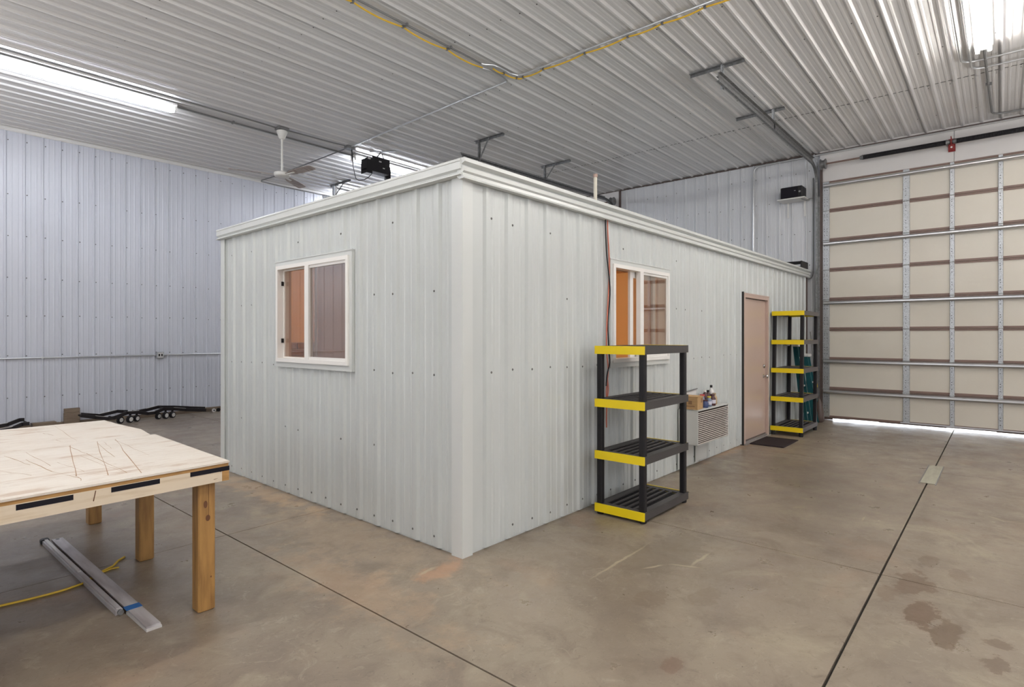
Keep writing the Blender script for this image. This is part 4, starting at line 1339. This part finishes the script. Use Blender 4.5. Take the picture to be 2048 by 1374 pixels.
# ------------------------------------------------------------------ work table
tb = thing('work_table', 'large work table of white plywood on wooden posts', 'table', (-1.30, .476, 0))
tx, ty = -1.30, .476
def quad_slab(P_, z0, z1, nm, m, parent):
    vs = [(p[0] - tx, p[1] - ty, z0) for p in P_] + [(p[0] - tx, p[1] - ty, z1) for p in P_]
    n_ = len(P_)
    fs = [tuple(range(n_ - 1, -1, -1)), tuple(range(n_, 2 * n_))] + [(i, (i + 1) % n_, n_ + (i + 1) % n_, n_ + i) for i in range(n_)]
    return MB().add(vs, fs).build(nm, m, parent)
s1 = quad_slab([(-3.72, .342), (-1.300, .476), (-1.292, .95), (-1.273, 1.712), (-1.281, 1.722), (-3.72, 1.548)], .790, .800, 'plywood_sheet', 'ply', tb)
s2 = quad_slab([(-3.72, 1.574), (-1.80, 1.700), (-1.345, 1.731), (-1.297, 1.740), (-1.262, 2.05), (-1.298, 2.45), (-1.308, 2.776), (-3.72, 2.80)], .789, .7985, 'plywood_sheet', 'ply', tb)
quad_slab([(-3.71, .350), (-1.304, .482), (-1.280, 1.72), (-1.315, 2.76), (-3.71, 2.78)], .772, .789, 'subtop', 'ply_edge', tb)
ap = quad_slab([(-3.68, .348), (-1.338, .480), (-1.340, .518), (-3.68, .386)], .695, .772, 'apron', 'apron', tb)
quad_slab([(-1.338, .479), (-1.301, .481), (-1.280, 1.70), (-1.316, 1.70)], .695, .772, 'side_rail', 'ply_edge', tb)
quad_slab([(-1.316, 1.705), (-1.279, 1.705), (-1.318, 2.72), (-1.355, 2.72)], .695, .772, 'side_rail', 'ply_edge', tb)
quad_slab([(-3.68, 2.72), (-1.36, 2.70), (-1.36, 2.74), (-3.68, 2.76)], .695, .772, 'back_rail', 'ply_edge', tb)
slope = (.480 - .348) / (3.68 - 1.338)
def yf(x_):
    return .480 + (x_ + 1.338) * slope
for (a, b, dn) in ((-1.500, -1.299, .0), (-1.850, -1.643, .003), (-2.193, -1.995, .004), (-2.55, -2.35, .002), (-2.95, -2.72, .004), (-3.40, -3.15, .002)):
    q = [(a, yf(a) - .0012), (b, yf(b) - .0012), (b, yf(b) + .001), (a, yf(a) + .001)]
    quad_slab(q, .7485 - dn, .7725 - dn, 'tape_strip', 'tape', ap)
q = MB()
for (xa, za, xb, zb_, wd_) in ((-1.913, .768, -1.922, .722, .004), (-1.365, .716, -1.385, .713, .006), (-1.347, .751, -1.351, .748, .006)):
    q.add([(xa - tx, yf(xa) - .001 - ty, za), (xb - tx, yf(xb) - .001 - ty, zb_), (xb + wd_ - tx, yf(xb) - .001 - ty, zb_ - .002), (xa + wd_ - tx, yf(xa) - .001 - ty, za)], [(0, 1, 2, 3)])
q.build('gouge', 'knot', ap, kind='stuff')
for (lx, ly) in ((-1.440, .528), (-1.415, 1.558), (-1.432, 2.690), (-2.50, .470), (-2.50, 1.53), (-2.50, 2.69), (-3.62, .40), (-3.62, 1.5), (-3.62, 2.66)):
    lg = MB().bbox(lx - tx, lx - tx + .087, ly - ty, ly - ty + .087, 0, .772, .006).build('leg', 'leg', tb)
    if lx > -1.45 and ly < 1:
        kn = MB()
        for (u_, z_, ru, rz_) in ((.036, .575, .010, .020), (.048, .500, .012, .017), (.064, .18, .004, .005)):
            vs = [(lx - tx + u_ + ru * math.cos(a_), ly - ty - .0012, z_ + rz_ * math.sin(a_)) for a_ in [2 * PI * k / 12 for k in range(12)]]
            kn.add(vs, [tuple(range(11, -1, -1))])
        kn.build('knot', 'knot', lg, kind='stuff')
        MB().box(lx - tx + .052, lx - tx + .0535, ly - ty - .001, ly - ty + .002, .50, .70).build('crack', 'knot', lg)
# scratches and saw kerfs cut in the top
SCR = [[(-2.02, 1.35), (-1.99, .89)], [(-1.99, .89), (-1.93, .61)], [(-1.76, 1.67), (-1.93, .69)], [(-1.61, 1.70), (-1.83, .59)], [(-1.51, 1.70), (-1.71, .52)],
       [(-1.77, 1.65), (-1.76, 1.3)], [(-1.76, 1.3), (-1.75, .58)], [(-2.08, 1.56), (-2.03, 1.16)], [(-1.52, 1.67), (-1.54, .96)], [(-1.63, 1.61), (-1.68, 1.06)],
       [(-1.92, 1.13), (-1.88, .77)], [(-1.98, 1.6), (-1.96, 1.06)], [(-2.16, 1.11), (-2.07, .87)], [(-1.77, 2.35), (-1.74, 2.19)], [(-1.77, 1.96), (-1.76, 1.85)],
       [(-1.64, 2.69), (-1.69, 1.84)], [(-1.93, .72), (-1.94, .56)], [(-1.59, 1.64), (-1.62, 1.36)], [(-1.8, 1.24), (-1.76, .62)], [(-2.05, .75), (-1.80, .70)]]
q = MB()
for a, b in SCR:
    a, b = Vector(a), Vector(b)
    nseg = 5
    d_ = (b - a).normalized()
    nn_ = Vector((-d_.y, d_.x))
    prevp = None
    wv = random.uniform(.0009, .0020)
    for k in range(nseg + 1):
        f = k / nseg
        p_ = a.lerp(b, f) + nn_ * random.uniform(-.004, .004)
        ww = wv * (.4 + random.random())
        cur = (p_ - nn_ * ww, p_ + nn_ * ww)
        if prevp:
            z_ = .8004
            q.add([(c_.x - tx, c_.y - ty, z_) for c_ in (prevp[0], cur[0], cur[1], prevp[1])], [(0, 1, 2, 3)])
        prevp = cur
q.build('scratch', 'scratch', tb, kind='stuff')

# ------------------------------------------------------------------ straightedges and cord under the table
t = thing('straightedge', 'long flat aluminium straightedge with blue tape on the floor under the table', 'straightedge', (-1.70, 2.44, 0))
def strip(x0a, y0a, x1a, y1a, wa, z0, z1, nm, m, par):
    a, b = Vector((x0a, y0a, 0)), Vector((x1a, y1a, 0))
    d_ = (b - a).normalized()
    s_ = Vector((-d_.y, d_.x, 0)) * wa / 2
    vs = [(a - s_), (b - s_), (b + s_), (a + s_)]
    vv = [(v.x, v.y, z0) for v in vs] + [(v.x, v.y, z1) for v in vs]
    return MB().add(vv, [(3, 2, 1, 0), (4, 5, 6, 7), (0, 1, 5, 4), (1, 2, 6, 5), (2, 3, 7, 6), (3, 0, 4, 7)]).build(nm, m, par)
strip(.025, .0, .052, -1.905, .064, 0.012, .022, 'bar', 'aluminium', t)
strip(.045, -1.62, .052, -1.915, .070, 0.0, .012, 'end_plate', 'aluw', t)
strip(.0445, -1.575, .0452, -1.635, .076, .0222, .0235, 'tape_band', 'bluetape', t)
MB().lathe((.052, -1.88, .0125), [(.009, 0), (.009, .0015), (.002, .002)], 10).build('hole', 'black', t)
MB().lathe((.024, -.02, .0225), [(.012, 0), (.012, .0015), (.002, .002)], 10).build('hole', 'galvd', t)
t = thing('clamp_bar', 'narrow channelled aluminium clamp bar lying along the straightedge', 'bar', (-1.742, 2.44, 0))
strip(.0, .0, .026, -1.60, .034, 0.0, .026, 'bar', 'aluminium', t)
strip(.004, .0, .016, -.85, .018, .026, .032, 'jaw', 'aluw', t)
strip(.017, -.86, .028, -1.58, .022, .026, .030, 'slide', 'aluminium', t)
MB().bbox(-.025, .025, -.005, .045, 0.0, .034, .006).build('end_knob', 'black', t)
MB().tube([(.030, -1.60, .015), (.030, -1.615, .015)], .014, 10).build('end_cap', 'galvd', t)
t = thing('extension_cord', 'yellow extension cord on the floor passing under the straightedge', 'cord', (-1.75, 1.43, 0))
pts = [(-2.3, 1.47), (-2.114, 1.43), (-1.99, 1.412), (-1.90, 1.405), (-1.83, 1.41), (-1.75, 1.43), (-1.68, 1.49), (-1.61, 1.56), (-1.55, 1.60), (-1.50, 1.68), (-1.455, 1.72)]
MB().tube([(a + 1.75, b - 1.43, .007) for a, b in pts], .0065, 8).build('cord', 'cordyel', t, smooth=True)
MB().tube([(a + 1.75, b - 1.43, .006) for a, b in ((-1.64, 1.53), (-1.57, 1.56), (-1.53, 1.55))], .005, 8).build('loose_end', 'cordyel', t, smooth=True)

# ------------------------------------------------------------------ things along the left wall
def bent_frame(pf, pb, yf_, yb_, x0, label, wheels, bars, extra=None):
    t_ = thing('cart_frame', label, 'cart', (x0, yf_, 0))
    for (pp_, y_) in ((pf, yf_), (pb, yb_)):
        path = [Vector((a - x0, y_ - yf_, b)) for a, b in pp_]
        mb_ = MB()
        for p_, q_ in zip(path, path[1:]):
            d_ = (q_ - p_).normalized() * .006
            mb_.bar(p_ - d_, q_ + d_, .040, .052)
        mb_.build('frame_rail', 'blacks', t_)
        m3 = MB()
        for p_, q_ in list(zip(path, path[1:]))[1::3]:
            m3.bar(p_ + Vector((0, -.012, .028)), q_ + Vector((0, -.012, .028)), .014, .006)
        m3.build('wear_strip', 'whitewheel', t_)
    for (bx, bz) in bars:
        MB().tube([(bx - x0, 0, bz), (bx - x0, yb_ - yf_, bz)], .016, 8).build('cross_bar', 'blacks', t_)
    for (wx_, wy_, r_) in wheels:
        a = math.radians(28)
        w_ = MB()
        n_ = 18
        for (yy_, rr) in ((-.022, r_ * .86), (-.018, r_), (.018, r_), (.022, r_ * .86)):
            for k in range(n_):
                th_ = 2 * PI * k / n_
                lx_, ly_ = rr * math.cos(th_), yy_
                w_.v.append((wx_ - x0 + lx_ * math.cos(a) - ly_ * math.sin(a), wy_ - yf_ + lx_ * math.sin(a) + ly_ * math.cos(a), r_ + rr * math.sin(th_)))
        for i in range(3):
            for k in range(n_):
                j = (k + 1) % n_
                w_.f.append((i * n_ + k, i * n_ + j, (i + 1) * n_ + j, (i + 1) * n_ + k))
        w_.f.append(tuple(range(n_))); w_.f.append(tuple(range(3 * n_, 4 * n_)))
        wo = w_.build('wheel', 'black', t_, smooth=True)
        h_ = MB()
        vs = []
        for k in range(14):
            th_ = 2 * PI * k / 14
            lx_, ly_ = r_ * .62 * math.cos(th_), -.026
            vs.append((wx_ - x0 + lx_ * math.cos(a) - ly_ * math.sin(a), wy_ - yf_ + lx_ * math.sin(a) + ly_ * math.cos(a), r_ + r_ * .62 * math.sin(th_)))
        n0 = len(vs)
        vs += [(v[0] + .006 * math.sin(a), v[1] + .006 * math.cos(a), v[2]) for v in vs]
        h_.add(vs, [tuple(range(13, -1, -1))] + [(k, (k + 1) % 14, 14 + (k + 1) % 14, 14 + k) for k in range(14)]).build('hub', 'whitewheel', wo)
        MB().bar((wx_ - x0, wy_ - yf_ + .03, r_), (wx_ - x0 + .02, wy_ - yf_ + .05, r_ * 2 + .03), .03, .02).build('caster_fork', 'blacks', t_)
    return t_
bent_frame([(-.21, .19), (-.02, .14), (.15, .105), (.24, .105), (.43, .17), (.60, .165)],
           [(-.15, .18), (.09, .135), (.35, .18), (.50, .16)], 8.55, 8.82, .0,
           'black wavy steel frame on casters by the left wall, next to the upright board',
           [(.33, 8.56, .058), (.46, 8.52, .060), (.58, 8.60, .055)], [(-.18, .17), (.24, .10), (.45, .17)])
bent_frame([(.52, .175), (.75, .12), (.86, .125), (1.0, .175), (1.16, .16), (1.36, .125), (1.70, .085)],
           [(.66, .14), (.80, .155), (.98, .19), (1.25, .165), (1.50, .13), (1.78, .095)], 8.60, 8.86, 1.0,
           'longer black wavy frame on casters along the left wall, nearer the office',
           [(.92, 8.62, .055), (1.02, 8.57, .062), (1.14, 8.60, .058)], [(.60, .155), (1.02, .18), (1.66, .09)])
bent_frame([(-1.75, .06), (-1.30, .05), (-1.04, .08), (-.93, .13), (-.85, .13)], [(-1.70, .10), (-1.27, .10), (-1.07, .12), (-.93, .175), (-.88, .175)], 8.62, 8.82, -1.1,
           'black frame end rising behind the left edge of the table', [(-1.5, 8.62, .04)], [(-.87, .14), (-1.3, .08)])
t = thing('wood_block', 'flat brown board with a dark end beside the black frame, by the left wall', 'board', (-.64, 8.78, 0))
MB().bbox(-.150, .150, -.06, .07, .02, .112, .006).build('board', 'board', t)
MB().box(-.158, -.150, -.06, .07, .02, .112).build('end_face', 'brownd', t)
MB().box(-.14, .14, -.05, .06, 0, .022).build('spacer', 'board', t)
t = thing('wood_board', 'square weathered board standing upright by the left wall', 'board', (-.255, 8.92, 0))
MB().bbox(-.108, .105, -.03, .03, 0, .215, .004).build('lower_board', 'board', t)
MB().bbox(-.104, .105, -.028, .03, .217, .285, .004).build('upper_board', 'board', t)
t = thing('caster_dolly', 'row of small white casters on a bar just left of the office corner', 'dolly', (2.05, 8.92, 0))
MB().box(-.25, .9, -.03, .03, .070, .095).build('bar', 'board', t)
for k in range(7):
    xx = -.09 + k * .085
    w_ = MB().tube([(xx, -.055, .035), (xx, -.03, .035)], .034, 12).build('wheel', 'whitewheel' if k % 2 == 0 else 'black', t)
    MB().tube([(xx, -.062, .035), (xx, -.054, .035)], .014, 8).build('hub', 'black', w_)
